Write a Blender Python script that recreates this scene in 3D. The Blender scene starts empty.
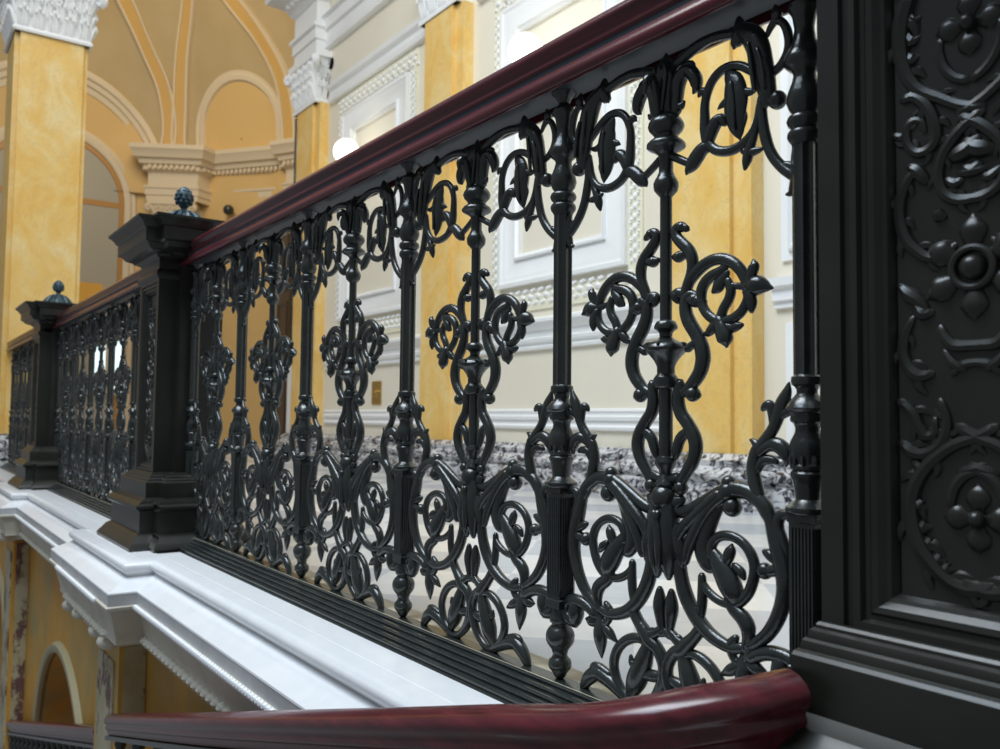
import bpy, math, random, json
from mathutils import Vector, Matrix
random.seed(7)
SC = bpy.context.scene
COL = SC.collection
PI = math.pi
H = 0.507                      # eye level above the landing floor: heights given relative to the eye get +H
TRACE = json.loads('''{"T":{"main_scroll":[[[[123.0,372.1,11.7]],1.0,0.0,0],[[[129.1,338.1,14.7]],1.0,0.0,0],[[[122.1,359.8,15.5]],1.0,0.0,0],[[[184.5,254.9,11.9]],1.0,0.0,0],[[[10.8,329.0,10.0],[29.3,321.5,9.9],[49.3,326.4,10.6],[76.5,340.8,10.4],[99.1,353.0,11.0],[123.0,362.0,13.2],[137.3,363.8,13.1],[154.7,362.2,12.2],[171.8,354.4,12.0],[186.7,341.8,11.2],[194.8,326.1,10.3],[201.2,306.3,11.8],[207.5,288.0,13.2],[213.7,270.0,13.1],[216.8,250.3,13.1],[216.6,231.5,12.3],[211.7,210.5,11.6],[202.0,188.5,11.0],[188.9,169.6,10.3],[172.3,155.2,8.9],[155.3,144.6,7.5]],0.9,0.0,0],[[[121.1,356.1,9.3],[93.5,334.9,9.5],[70.7,306.1,10.4],[53.2,274.2,9.7],[45.3,247.6,6.5]],0.9,-0.006,0],[[[110.2,350.9,11.0],[93.5,329.0,14.2],[80.2,302.6,15.9],[72.6,276.6,15.2],[76.3,257.9,14.3],[85.8,247.4,11.9],[97.0,247.6,6.3]],0.7,0.002,0],[[[110.2,355.3,7.8],[72.6,325.6,8.8],[41.3,296.9,9.8],[25.2,269.2,6.6]],0.9,-0.008,0],[[[236.2,337.0,6.5],[220.6,336.8,7.3],[209.4,331.7,8.8],[206.1,317.7,8.8],[212.4,300.8,8.8],[220.2,283.0,7.2]],0.9,0.0,0],[[[204.2,272.7,8.8],[192.9,278.0,8.1],[184.7,281.0,5.2]],0.9,0.0,0],[[[207.3,259.6,8.8],[194.4,256.3,8.8],[184.5,254.9,8.9]],1,0.0,0],[[[27.2,248.1,11.5],[31.3,225.9,11.5],[37.3,205.7,12.2],[49.1,183.8,12.1],[66.6,163.4,12.0],[87.4,148.6,11.0],[109.5,140.3,10.1],[129.2,137.5,9.2],[146.7,141.4,7.6]],0.9,0.0,0],[[[72.5,230.8,6.4],[73.4,205.9,8.0],[72.4,186.6,8.0],[68.5,166.7,7.2],[68.5,153.5,4.8]],0.9,0.0,0],[[[122.4,202.8,9.3],[133.0,191.9,10.7],[146.9,183.3,12.1],[155.5,171.0,12.1],[155.4,154.4,9.0],[150.1,139.3,7.6]],0.8,0.0,0],[[[134.6,152.7,6.1],[125.7,141.0,8.4],[129.2,126.2,6.9],[137.9,119.8,6.1],[150.1,125.4,6.0],[160.4,138.8,8.3],[163.8,150.6,6.0]],0.9,0.0,0],[[[159.5,129.3,9.1],[179.9,140.7,10.2],[200.7,145.5,11.2],[224.7,143.1,10.4],[238.1,130.1,9.5],[232.5,113.6,11.4],[216.3,108.1,11.3]],1,0.0,0],[[[211.2,138.5,13.2],[211.1,122.9,15.0],[213.6,106.8,11.3]],1,0.0,0]],"lyre":[[[[55.4,502.6,12.2]],1.0,0.0,0],[[[27.2,717.6,9.2]],1.0,0.0,0],[[[22.1,656.7,9.2]],1.0,0.0,0],[[[33.4,763.9,8.4]],1.0,0.0,0],[[[43.6,759.0,5.8],[31.4,765.9,7.5],[21.0,761.4,8.4],[23.1,749.9,9.2],[35.5,736.8,10.0],[47.6,725.5,9.9],[54.6,710.4,9.9],[53.6,691.9,9.1],[45.6,674.3,8.3],[38.5,658.0,8.3]],0.9,0.0,0],[[[45.6,722.6,5.0],[35.4,719.5,8.3],[25.2,717.9,9.2],[16.9,719.1,5.1]],0.9,0.0,0],[[[41.5,653.0,7.5],[29.3,660.6,9.2],[20.0,657.0,8.4],[25.2,648.5,5.9]],0.9,0.0,0],[[[63.5,650.6,6.5],[51.6,655.0,9.1],[41.5,648.3,9.9],[41.5,629.7,10.8],[49.5,611.9,11.5],[63.4,592.4,11.4],[73.1,571.9,12.1],[75.0,553.6,12.1],[69.2,535.7,11.3],[57.4,520.9,10.6],[45.4,510.5,9.0],[33.3,504.6,8.3]],0.9,0.0,0],[[[41.4,507.5,8.2],[53.4,502.7,10.6],[63.2,501.0,8.1]],0.9,0.0,0],[[[45.5,572.1,6.6],[57.4,579.0,6.5],[69.2,573.7,6.5]],0.9,0.0,0],[[[29.3,520.2,8.3],[27.2,506.2,10.0],[26.2,490.7,10.8],[31.3,473.7,10.8],[45.4,456.9,10.7],[57.3,438.8,11.4],[61.2,420.7,11.3],[55.3,400.9,10.6],[43.4,383.6,9.8],[31.3,366.0,8.2],[21.1,356.1,6.6]],0.9,0.0,0],[[[53.3,441.7,6.5],[41.4,443.0,8.2],[29.3,432.0,9.1],[23.1,414.8,8.3],[20.1,403.9,5.0]],0.9,0.0,0]],"flower_scroll":[[[[59.5,646.4,10.6]],1.0,0.0,0],[[[41.5,657.7,8.3],[47.6,674.1,9.1],[59.6,686.5,9.8],[75.3,696.6,9.7],[92.6,702.5,9.6],[111.4,702.1,9.5],[129.7,694.9,9.4],[144.0,682.6,9.3],[152.8,668.3,8.5],[158.0,653.2,7.7],[157.0,635.9,7.7],[147.3,621.0,7.7],[133.0,612.1,7.8],[114.8,609.3,7.1]],0.9,0.0,0],[[[120.6,691.8,5.5],[109.5,684.4,7.9],[92.5,679.1,8.8],[79.1,670.2,8.9],[72.3,657.3,8.9],[73.2,640.4,8.1],[80.9,625.9,8.1],[94.3,614.1,8.0],[105.5,610.1,6.4]],0.9,0.0,0],[[[120.5,679.9,6.3],[111.3,670.7,9.5],[103.8,661.1,10.4],[96.3,656.0,5.6]],0.7,0.0,0],[[[122.3,669.3,6.3],[127.7,653.8,7.8],[124.0,641.0,7.9],[114.8,628.6,7.9],[109.2,615.7,7.9],[107.4,608.5,6.3]],0.9,0.0,0],[[[45.5,649.5,8.3],[61.5,644.7,10.6],[75.2,641.7,8.1]],0.9,0.0,0]],"top_scroll":[[[[209.6,912.7,13.5]],1.0,0.0,0],[[[10.4,1025.1,6.8],[27.2,1029.2,8.5],[47.9,1036.6,9.2],[66.0,1041.3,9.1],[85.7,1043.7,8.2],[106.8,1042.2,8.1],[127.4,1037.7,8.0],[145.6,1032.5,7.9]],0.9,0.0,0],[[[143.9,1052.8,6.3],[145.7,1038.6,11.0],[142.0,1024.8,11.0],[136.5,1017.7,7.9],[134.7,1013.9,3.2]],0.9,0.0,0],[[[145.7,1038.6,9.5],[163.4,1024.5,15.6],[175.5,1008.2,18.5],[182.3,991.1,18.4],[187.4,973.3,16.8],[190.6,954.7,16.8],[193.9,937.7,15.2],[195.5,924.2,13.7],[192.0,910.8,7.6]],0.75,-0.004,0],[[[189.2,988.7,3.1],[195.8,969.0,3.8],[199.0,947.7,3.8],[200.6,929.9,3.0]],1,-0.018,0],[[[173.8,1003.0,3.1],[177.1,981.2,3.8],[180.4,956.6,3.8],[183.7,932.2,3.1]],1,-0.018,0],[[[193.8,921.8,10.6],[200.5,916.9,10.6],[207.1,913.5,10.5]],1,0.0,0],[[[192.7,1010.8,3.8],[199.5,1021.4,5.3],[207.9,1026.9,6.0],[217.7,1021.7,6.0],[225.8,1007.3,6.7],[228.9,989.0,6.7],[225.5,973.2,6.7],[215.7,960.8,6.7],[202.4,953.8,6.0]],0.9,0.0,0],[[[206.4,1049.2,3.0],[209.6,1037.8,8.3],[206.2,1026.1,6.1]],0.9,0.0,0],[[[178.7,958.6,6.1],[163.1,971.1,7.0],[147.2,982.4,7.1],[129.1,988.5,7.1],[110.4,987.1,7.2],[95.2,978.2,7.3],[85.5,964.2,7.3],[79.7,945.8,7.4],[79.6,924.0,8.2],[80.6,903.6,9.0],[85.4,885.3,8.9],[98.7,870.3,8.1],[117.5,862.5,8.0],[135.8,861.6,7.9],[153.8,867.4,7.0],[167.9,878.4,6.9],[176.6,894.9,6.9],[181.0,912.6,6.9],[183.7,929.3,6.1]],0.9,0.0,0],[[[85.4,885.3,9.8],[93.1,900.2,10.5],[100.8,910.3,10.5],[110.2,913.8,8.8],[116.7,905.9,6.4]],0.9,0.0,0],[[[85.5,961.1,6.5],[73.8,967.1,6.6],[67.9,961.9,3.3]],0.9,0.0,0],[[[85.3,879.1,9.8],[73.7,875.9,11.5],[63.8,867.4,12.4],[53.8,857.3,11.6],[45.7,849.8,6.7],[42.6,845.7,2.5]],0.8,0.0,0],[[[12.6,881.7,6.8],[31.4,870.6,6.7],[51.8,859.4,6.6]],0.9,0.0,0],[[[185.4,925.9,6.9],[183.5,909.0,7.6],[185.1,891.1,7.6],[188.4,869.9,8.4],[195.0,848.0,8.3],[204.8,829.8,8.3],[217.8,814.0,8.2],[230.6,802.6,8.1],[240.0,794.9,7.3]],0.9,0.0,0],[[[235.6,837.6,2.9],[237.9,824.5,6.6],[239.3,808.9,8.1],[238.4,795.2,8.1],[235.2,783.4,7.3],[230.4,776.1,5.2],[223.2,775.5,2.2]],0.9,0.0,0],[[[240.1,805.9,5.9],[229.1,814.1,6.6],[219.5,819.2,4.5]],0.9,0.0,0],[[[176.6,896.4,5.4],[169.6,872.0,6.2],[162.5,856.3,7.7],[157.2,840.0,7.8],[153.6,827.6,3.1]],0.9,0.0,0],[[[148.4,854.0,3.1],[160.7,849.4,6.2],[172.9,849.3,6.1],[183.2,849.6,3.0]],0.9,0.0,0]],"mask":[[[[31.3,358.4,11.5]],1.0,0.0,0],[[[23.2,373.2,7.5]],1.0,0.0,0],[[[-0.7,340.5,21.8]],1.0,-0.004,0],[[[-8.1,332.1,15.2],[-8.0,308.6,21.9],[-8.0,274.3,23.5],[-10.1,249.1,18.5],[-12.1,220.8,6.7]],0.8,-0.006,0],[[[4.6,319.2,10.0],[21.1,296.2,13.2],[33.3,267.1,13.1],[37.3,240.4,4.9]],0.9,-0.004,0],[[[-3.8,318.4,6.7],[4.6,291.3,8.3],[6.7,263.7,8.3],[4.7,235.7,3.3]],1,-0.022,0],[[[4.5,368.9,8.4],[19.0,372.9,8.3],[29.3,379.7,5.0]],0.9,0.0,0],[[[0.4,329.7,8.4],[19.1,334.4,11.6],[33.3,340.2,8.2]],0.9,0.0,0]],"flower":[[[[122.3,661.9,4.7],[140.3,658.2,5.4],[154.5,656.5,7.7],[168.4,655.5,14.5],[180.3,654.1,13.6],[192.0,650.5,6.8],[200.3,648.1,1.5]],0.9,0.0,0],[[[161.5,660.0,6.1],[167.6,673.6,8.4],[171.1,683.2,8.4],[170.3,689.1,4.6]],0.8,-0.003,0],[[[157.9,650.3,7.7],[164.8,638.0,9.2],[166.5,627.7,8.4],[166.4,619.1,4.6]],0.8,-0.003,0]],"low_flower":[[[[105.5,611.6,7.9],[94.2,600.6,8.8],[84.7,593.8,6.4],[77.0,593.6,2.4]],0.8,0.0,0],[[[107.4,612.9,7.9],[114.7,594.5,12.6],[120.2,580.8,12.6],[122.0,571.9,3.9]],0.8,-0.003,0],[[[111.1,605.2,7.9],[127.5,597.9,7.8],[140.1,599.8,7.0],[147.2,600.7,3.9]],0.8,0.0,0]],"capital":[[[[21.0,950.4,8.5],[23.1,972.4,10.2],[25.1,992.7,11.9],[35.5,1007.1,11.0],[49.9,1007.2,10.9],[61.0,992.4,10.8],[62.9,977.6,8.3],[56.9,970.0,2.5]],1.1,0.0,0],[[[29.3,999.4,6.8],[39.7,1013.7,8.4],[51.9,1016.0,7.5],[56.0,1006.7,5.0]],1.0,0.0,0],[[[21.0,956.9,6.8],[31.4,957.0,6.7],[37.6,961.5,3.4]],0.9,0.0,0]],"hanging_leaf":[[[[125.3,976.1,9.6],[134.4,961.1,17.4],[138.0,937.4,21.3],[137.0,916.7,19.7],[139.6,898.0,15.7],[143.1,883.6,9.4],[144.9,874.2,2.3]],0.5,0.0,0],[[[136.2,943.9,7.9],[121.5,937.9,7.2],[110.3,933.6,4.8],[104.6,930.7,1.6]],0.6,0.0,0],[[[145.2,945.6,7.8],[163.0,938.6,6.2],[175.2,940.7,3.8]],0.6,0.0,0],[[[146.8,890.0,6.3],[153.9,902.9,4.7],[155.8,911.2,1.6]],0.6,0.0,0],[[[136.2,959.0,3.9],[139.8,933.8,4.7],[140.6,909.7,3.9],[141.4,888.5,3.1]],1,-0.009,0]],"oval_scroll":[[[[91.5,262.9,8.7],[90.6,277.4,8.7],[100.8,290.3,7.9],[117.3,295.9,7.8],[135.2,294.4,7.7],[150.9,286.4,7.6],[162.8,272.5,8.3],[167.8,255.1,8.3],[164.3,236.5,8.3],[155.7,218.4,8.3],[141.8,204.8,8.4],[125.9,199.1,7.7],[109.7,199.1,7.0],[95.0,203.7,7.1],[81.9,211.7,7.1],[72.5,221.9,6.4]],0.9,0.0,0],[[[93.3,269.0,9.5],[102.6,255.7,14.9],[113.5,241.4,17.9],[124.2,225.9,19.3],[133.1,211.7,16.1],[138.3,201.3,9.2]],0.7,0.0,0],[[[115.3,251.7,6.2],[120.8,264.0,9.3],[126.2,276.1,8.5],[128.0,283.5,3.1]],0.8,0.0,0],[[[133.2,254.3,6.1],[143.7,247.4,7.6],[148.9,239.7,4.6]],0.8,0.0,0]],"drop_flower":[[[[146.7,130.2,6.1],[148.3,113.9,12.1],[148.2,97.2,14.3],[146.4,80.1,10.6],[144.6,61.6,2.3]],0.7,0.0,0],[[[143.1,118.2,6.1],[125.5,105.6,9.2],[109.4,96.0,3.1]],0.8,0.0,0],[[[151.8,120.3,6.0],[170.4,117.8,10.4],[183.6,118.3,3.0]],0.8,0.0,0]],"side_leaf":[[[[191.6,328.5,8.9],[181.7,342.8,9.7],[174.3,357.4,10.5],[168.5,376.6,10.6],[165.2,396.1,9.8],[168.7,414.5,9.1],[172.2,427.3,7.5],[165.4,434.1,4.5],[161.1,435.4,2.3]],0.9,0.0,0],[[[170.4,417.4,7.5],[182.3,431.8,9.0],[194.0,444.6,8.9],[202.2,457.2,8.9],[208.8,473.8,10.3],[215.4,488.9,10.3],[221.9,502.5,7.3],[225.1,514.7,2.2]],0.8,0.0,0],[[[199.0,455.8,5.2],[197.5,475.2,6.7],[194.2,484.9,7.4],[187.6,483.6,6.7],[182.6,479.4,4.5]],0.9,0.0,0],[[[175.5,417.6,7.5],[190.6,427.9,8.9],[205.3,429.7,11.1],[216.5,423.3,11.0],[221.2,412.6,8.7],[219.5,401.6,2.2]],0.9,0.0,0],[[[172.0,392.2,6.0],[182.1,406.7,7.5],[195.4,408.7,6.7],[205.1,406.4,4.4]],0.9,0.0,0],[[[208.8,469.7,7.4],[223.2,475.8,7.3],[235.8,477.9,7.2]],0.9,0.0,0]],"foot_scroll":[[[[71.3,154.0,10.4],[57.7,137.5,10.3],[44.3,124.4,12.0],[33.4,112.6,12.7],[18.3,105.0,10.9],[7.7,91.9,10.8],[2.5,76.3,10.8],[5.6,55.7,10.8],[16.1,34.6,10.0],[31.0,18.3,8.4],[52.8,6.1,8.5],[75.2,4.8,8.7],[95.9,15.2,10.5],[114.8,23.3,11.5],[134.1,29.9,12.6],[153.8,33.4,13.6],[173.8,21.7,12.8],[189.0,2.7,8.3],[194.1,-7.1,2.8]],0.9,0.0,0],[[[37.7,105.4,6.8],[53.1,111.5,7.7],[71.1,109.3,8.7],[91.7,98.5,8.8],[108.0,80.3,8.8],[115.0,59.1,8.9],[110.1,37.5,8.8],[98.3,21.0,8.8],[79.8,8.3,8.7]],0.9,0.0,0],[[[124.5,37.2,7.1],[148.9,42.9,9.0],[163.9,43.5,6.4],[172.7,37.2,2.7]],0.9,0.0,0],[[[12.1,197.6,5.9],[12.1,183.6,10.1],[12.1,169.7,11.7],[9.9,151.5,9.2],[7.8,135.0,6.7]],0.9,0.0,0],[[[5.7,138.5,6.7],[20.5,127.7,8.4],[37.8,117.9,8.5]],0.9,0.0,0],[[[-2.7,134.0,6.6],[12.0,129.5,6.7],[29.1,130.6,5.1]],0.9,0.0,0]],"leaf_bud":[[[[35.5,107.4,10.2],[44.2,85.1,15.3],[53.0,64.2,18.0],[64.1,41.0,18.1],[75.3,19.0,10.4],[79.8,5.1,4.3]],0.8,0.0,0],[[[59.7,64.2,6.9],[73.2,68.9,6.1],[75.5,79.6,3.5]],0.9,0.0,0],[[[46.3,56.4,8.5],[24.6,60.2,10.1],[7.7,64.3,6.7]],0.9,0.0,0]]},"stem":[[1.6,1049.5],[4.8,1044.6],[9.6,1029.8],[16.0,1006.9],[14.4,980.8],[13.8,962.9],[13.8,954.1],[16.6,949.8],[23.7,944.9],[28.1,937.8],[29.4,931.9],[26.8,925.4],[21.7,920.2],[19.2,917.0],[19.2,913.1],[23.6,910.5],[28.1,907.2],[31.3,902.7],[31.3,898.1],[26.8,894.9],[19.8,891.7],[13.1,886.5],[11.2,876.8],[11.5,858.6],[14.0,852.8],[15.3,849.6],[17.2,847.0],[20.1,840.5],[20.1,834.1],[18.5,827.6],[14.0,822.5],[9.9,818.0]],"stem2":[[10.6,620.5],[14.8,618.2],[17.1,614.7],[18.9,609.9],[18.3,606.2],[13.6,603.4],[10.9,600.4],[10.0,594.5],[13.0,590.9],[19.5,587.4],[28.9,583.7],[33.6,580.2],[35.7,576.1],[34.8,572.5],[30.7,569.0],[24.8,563.6],[18.3,555.4],[14.1,546.6],[14.1,535.4],[17.1,531.7],[19.4,528.3],[19.7,523.5],[18.8,519.4],[19.4,516.4],[17.6,513.4],[12.4,510.6]],"stem3":[[9.4,407.7],[14.9,404.6],[18.1,396.8],[15.7,390.5],[11.0,384.3],[9.4,378.0],[12.6,371.8],[17.3,362.4],[13.3,356.2],[13.3,351.5],[18.8,343.7],[19.6,332.8],[14.1,321.9],[6.3,315.7]],"post":[[25.0,1088.1],[25.0,1072.1],[24.3,1066.0],[21.5,1061.0],[14.6,1055.3],[10.1,1045.3],[11.8,1040.4],[17.4,1036.2],[21.5,1031.2],[21.5,1025.6],[18.7,1022.0],[16.0,1017.0],[13.2,999.2],[15.6,981.7],[21.5,969.0],[26.3,960.5],[28.0,953.4],[27.0,948.5],[22.8,944.3],[16.6,939.4],[14.9,934.3],[16.9,925.3],[22.1,911.2],[24.5,897.1],[21.4,887.4],[17.3,881.8],[16.2,879.0],[20.0,878.2],[22.8,875.4],[24.5,870.0],[22.8,864.9],[19.3,861.5],[17.9,859.3],[20.7,857.2],[23.1,853.9],[23.8,849.6],[22.7,845.5],[20.0,841.9],[17.2,837.1]],"base":[[16.3,525.2],[20.4,521.9],[21.1,516.1],[19.7,511.5],[15.7,508.8],[13.6,504.8],[13.6,500.1],[17.7,494.6],[22.5,490.6],[25.9,485.5],[28.6,480.2],[26.5,476.2],[22.4,473.5],[21.1,469.5],[22.4,466.1],[21.7,462.1],[17.7,459.3],[15.6,453.9],[16.3,447.0],[21.7,436.9],[24.8,426.0],[22.7,416.6],[19.7,409.9],[19.7,406.4],[22.7,403.7],[22.7,399.8],[20.3,397.1],[22.7,393.6],[22.4,388.9],[20.3,384.8],[18.3,375.4],[16.2,359.2],[19.6,355.2],[24.4,351.8],[29.1,348.6],[29.4,344.4],[27.7,341.0],[25.0,339.0]],"foot":[[16.1,138.2],[16.1,113.1],[18.8,109.3],[19.8,104.5],[19.1,99.9],[15.4,97.3],[15.1,94.6],[20.8,89.3],[25.1,82.1],[26.4,76.3],[25.7,67.0],[22.1,59.8],[15.4,51.3],[13.0,42.0],[15.4,36.8],[19.4,33.6],[21.0,27.6],[21.0,21.7],[18.0,16.4],[14.0,11.4],[10.0,4.0],[6.0,-1.8],[1.3,-3.7]]}''')
CARVE = json.loads('''[[[-62.3,929.1,9.9],[-70.5,905.4,11.4],[-73.2,876.1,10.7],[-66.9,843.7,9.2],[-52.8,821.5,7.7],[-31.6,806.3,6.9],[-11.1,792.6,6.7],[9.6,784.4,6.6]],[[-64.8,912.2,4.3],[-59.4,898.9,7.1],[-51.6,902.6,2.8]],[[-68.5,891.2,4.3],[-60.8,877.2,7.1],[-53.0,881.0,2.8]],[[-68.8,866.7,4.3],[-61.1,857.3,7.1],[-54.4,859.5,2.8]],[[-29.5,868.1,4.1],[-30.8,853.4,5.5],[-25.8,836.6,6.1],[-15.7,823.7,6.1],[-3.7,816.6,5.3]],[[-70.7,816.0,5.7],[-58.4,815.6,7.0],[-45.5,801.8,7.6],[-37.2,782.1,7.6],[-35.4,764.4,6.9],[-44.1,753.8,6.9],[-57.1,753.8,6.3],[-66.9,766.2,6.3],[-67.8,781.9,5.7],[-61.0,789.9,4.9],[-51.1,786.1,4.2],[-48.1,774.3,3.5]],[[-82.5,779.3,4.3],[-72.4,774.3,5.7]],[[9.5,779.2,6.6],[-4.5,770.8,7.3],[-18.8,757.9,7.4],[-29.4,742.6,6.8],[-33.9,722.4,6.8],[-28.0,703.0,6.8],[-11.8,692.3,6.7],[8.0,693.3,5.9],[23.4,698.2,5.2]],[[-4.8,752.1,6.7],[5.0,743.3,10.6],[16.5,740.4,9.1],[24.2,741.4,3.9]],[[-7.2,726.7,5.3],[0.6,720.7,7.9],[12.3,721.0,3.9]],[[-65.0,739.4,5.6],[-56.3,732.9,8.4],[-48.8,722.5,6.9]],[[-25.7,717.3,4.1],[-17.6,711.3,6.7],[-10.4,713.9,4.0]],[[-58.4,735.6,5.6],[-68.6,722.6,7.0],[-75.6,704.3,7.8],[-75.9,682.3,7.8],[-69.5,661.4,8.4],[-58.6,647.7,7.7],[-43.7,636.9,6.9],[-26.9,639.6,5.4],[-18.6,646.7,4.0]],[[-34.6,681.0,8.2],[-31.5,679.4,6.8]],[[-78.0,611.3,4.2],[-69.2,601.6,8.4],[-57.3,592.7,8.3],[-48.8,581.2,5.5]],[[-59.5,587.6,5.5],[-53.2,578.4,8.3],[-44.6,578.6,5.5]],[[-64.1,574.0,4.2],[-72.1,557.4,7.0],[-74.6,538.1,7.7],[-69.2,522.8,8.4],[-58.5,512.7,9.0],[-45.6,513.3,5.5]],[[-34.4,560.9,5.4],[-30.4,552.2,6.7],[-20.4,542.2,7.3],[-5.4,541.3,6.6],[13.9,541.0,6.5]],[[-15.7,521.4,5.3],[-2.8,523.9,5.2],[13.5,521.1,5.2],[22.8,512.8,3.8]],[[-30.7,535.6,4.0],[-22.7,524.8,6.0],[-12.7,518.2,5.3]],[[-78.7,484.3,5.6],[-65.6,473.5,7.6],[-59.2,459.7,7.6],[-50.9,448.3,6.8],[-42.4,452.6,5.4],[-42.2,465.1,4.1]],[[-77.1,439.1,5.6],[-68.3,431.9,8.3],[-55.4,429.3,7.5],[-40.5,436.1,6.8],[-31.0,450.8,6.7],[-29.7,467.3,6.0],[-35.6,483.8,5.4]],[[-64.2,419.4,5.5],[-56.7,414.5,6.8],[-47.0,421.3,4.1]],[[17.1,457.7,6.4],[-2.2,447.4,7.2],[-22.0,439.8,7.3],[-42.8,424.6,8.1],[-59.0,404.9,8.9],[-68.0,380.1,9.7],[-67.2,357.0,10.3],[-60.0,333.7,10.9],[-46.6,314.8,10.1],[-28.4,299.2,9.3],[-8.7,294.5,9.1],[14.2,299.3,7.6]],[[-62.6,380.5,5.5],[-58.4,374.6,8.2],[-54.1,372.9,4.1]],[[-59.7,355.6,5.5],[-54.4,352.0,8.2],[-49.1,352.6,4.1]],[[-53.6,339.7,5.4],[-48.4,335.7,8.1],[-43.1,335.8,4.0]],[[-44.4,324.4,5.4],[-39.2,319.9,8.0],[-34.1,319.6,4.0]],[[-36.2,315.3,5.3],[-31.2,311.4,8.0],[-26.2,311.7,4.0]],[[-30.4,297.9,5.3],[-21.4,298.4,7.9],[-12.4,302.8,3.9]],[[-27.1,378.4,5.3],[-22.8,396.0,6.6],[-12.6,408.8,6.6],[-0.8,413.5,5.2]],[[-6.5,420.2,3.9],[5.0,415.8,6.5],[16.3,412.5,5.1]]]''')

# ------------------------------------------------------------------ materials
def mat(name, color=(.8, .8, .8), rough=.5, metal=0., spec=.5, coat=0.):
    m = bpy.data.materials.new(name); m.use_nodes = True
    b = m.node_tree.nodes['Principled BSDF']
    b.inputs['Base Color'].default_value = (*color, 1); b.inputs['Roughness'].default_value = rough
    b.inputs['Metallic'].default_value = metal; b.inputs['Specular IOR Level'].default_value = spec
    b.inputs['Coat Weight'].default_value = coat; b.inputs['Coat Roughness'].default_value = .12
    return m
def N(m, t, **kw):
    n = m.node_tree.nodes.new(t)
    for k, v in kw.items(): setattr(n, k, v)
    return n
def L(m, a, b): m.node_tree.links.new(a, b)
def coords(m, scale=(1, 1, 1), rot=(0, 0, 0), obj=False):
    tc = N(m, 'ShaderNodeTexCoord'); mp = N(m, 'ShaderNodeMapping')
    mp.inputs['Scale'].default_value = scale; mp.inputs['Rotation'].default_value = rot
    if obj: L(m, tc.outputs['Object'], mp.inputs['Vector'])
    else:
        g = N(m, 'ShaderNodeNewGeometry'); L(m, g.outputs['Position'], mp.inputs['Vector'])
    return mp.outputs['Vector']
def noise(m, vec, scale, detail=4, rough=.6, dist=0.):
    n = N(m, 'ShaderNodeTexNoise'); n.inputs['Scale'].default_value = scale; n.inputs['Detail'].default_value = detail
    n.inputs['Roughness'].default_value = rough; n.inputs['Distortion'].default_value = dist
    L(m, vec, n.inputs['Vector']); return n.outputs['Fac']
def ramp(m, fac, stops):
    r = N(m, 'ShaderNodeValToRGB'); e = r.color_ramp.elements
    while len(e) < len(stops): e.new(.5)
    for k, (p, c) in enumerate(stops): e[k].position = p; e[k].color = (*c, 1)
    L(m, fac, r.inputs['Fac']); return r.outputs['Color']
def mix(m, fac, a, b, mode='MIX'):
    x = N(m, 'ShaderNodeMix', data_type='RGBA', blend_type=mode)
    for i, v in ((0, fac), (6, a), (7, b)):
        if isinstance(v, (int, float)): x.inputs[i].default_value = v
        elif isinstance(v, tuple): x.inputs[i].default_value = (*v, 1)
        else: L(m, v, x.inputs[i])
    return x.outputs[2]
def setc(m, c): L(m, c, m.node_tree.nodes['Principled BSDF'].inputs['Base Color'])
def bump(m, fac, s=.2, d=.01):
    b = N(m, 'ShaderNodeBump'); b.inputs['Strength'].default_value = s; b.inputs['Distance'].default_value = d
    L(m, fac, b.inputs['Height']); L(m, b.outputs['Normal'], m.node_tree.nodes['Principled BSDF'].inputs['Normal'])

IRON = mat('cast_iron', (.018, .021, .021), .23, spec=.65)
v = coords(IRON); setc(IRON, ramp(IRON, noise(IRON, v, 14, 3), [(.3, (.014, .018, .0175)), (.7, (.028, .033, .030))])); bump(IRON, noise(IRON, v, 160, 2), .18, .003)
NEWEL = mat('painted_iron', (.016, .018, .017), .32, spec=.5)
v = coords(NEWEL); setc(NEWEL, ramp(NEWEL, noise(NEWEL, v, 7, 4), [(.3, (.013, .0135, .0105)), (.7, (.023, .0235, .018))])); bump(NEWEL, noise(NEWEL, v, 120, 2), .05, .002)
BAR = mat('dark_bar_paint', (.038, .045, .056), .5, spec=.25)
BRONZE = mat('patinated_bronze', (.03, .07, .085), .42, spec=.5)
v = coords(BRONZE); setc(BRONZE, ramp(BRONZE, noise(BRONZE, v, 60, 3), [(.35, (.012, .025, .032)), (.65, (.05, .10, .125))]))
WOOD = mat('maroon_wood', (.075, .011, .016), .24, spec=.42, coat=.18)
v = coords(WOOD, (1.5, 30, 30)); setc(WOOD, ramp(WOOD, noise(WOOD, v, 2, 4), [(.3, (.055, .009, .013)), (.7, (.125, .019, .026))]))
MARBLE = mat('white_marble', (.8, .8, .8), .28, spec=.5)
v = coords(MARBLE); setc(MARBLE, mix(MARBLE, ramp(MARBLE, noise(MARBLE, v, 3.2, 6, .65, 1.2), [(.40, (0, 0, 0)), (.5, (.4,) * 3), (.60, (0, 0, 0))]), (.80, .81, .82), (.70, .725, .755)))
GREYM = mat('grey_marble_band', (.47, .48, .49), .35)
v = coords(GREYM); setc(GREYM, ramp(GREYM, noise(GREYM, v, 9, 5), [(.3, (.42, .43, .44)), (.7, (.56, .56, .56))]))
SOFFIT = mat('cream_stone', (.62, .58, .48), .6)
v = coords(SOFFIT); setc(SOFFIT, ramp(SOFFIT, noise(SOFFIT, v, 6, 4), [(.3, (.56, .52, .42)), (.7, (.68, .65, .56))]))
FLOORM = mat('floor_marble', (.7, .7, .7), .22)
v = coords(FLOORM, (2.5, 2.5, 2.5), (0, 0, PI / 4)); ck = N(FLOORM, 'ShaderNodeTexChecker'); ck.inputs['Scale'].default_value = 1.0
L(FLOORM, v, ck.inputs['Vector']); ck.inputs['Color1'].default_value = (.80, .79, .765, 1); ck.inputs['Color2'].default_value = (.56, .585, .62, 1)
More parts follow.
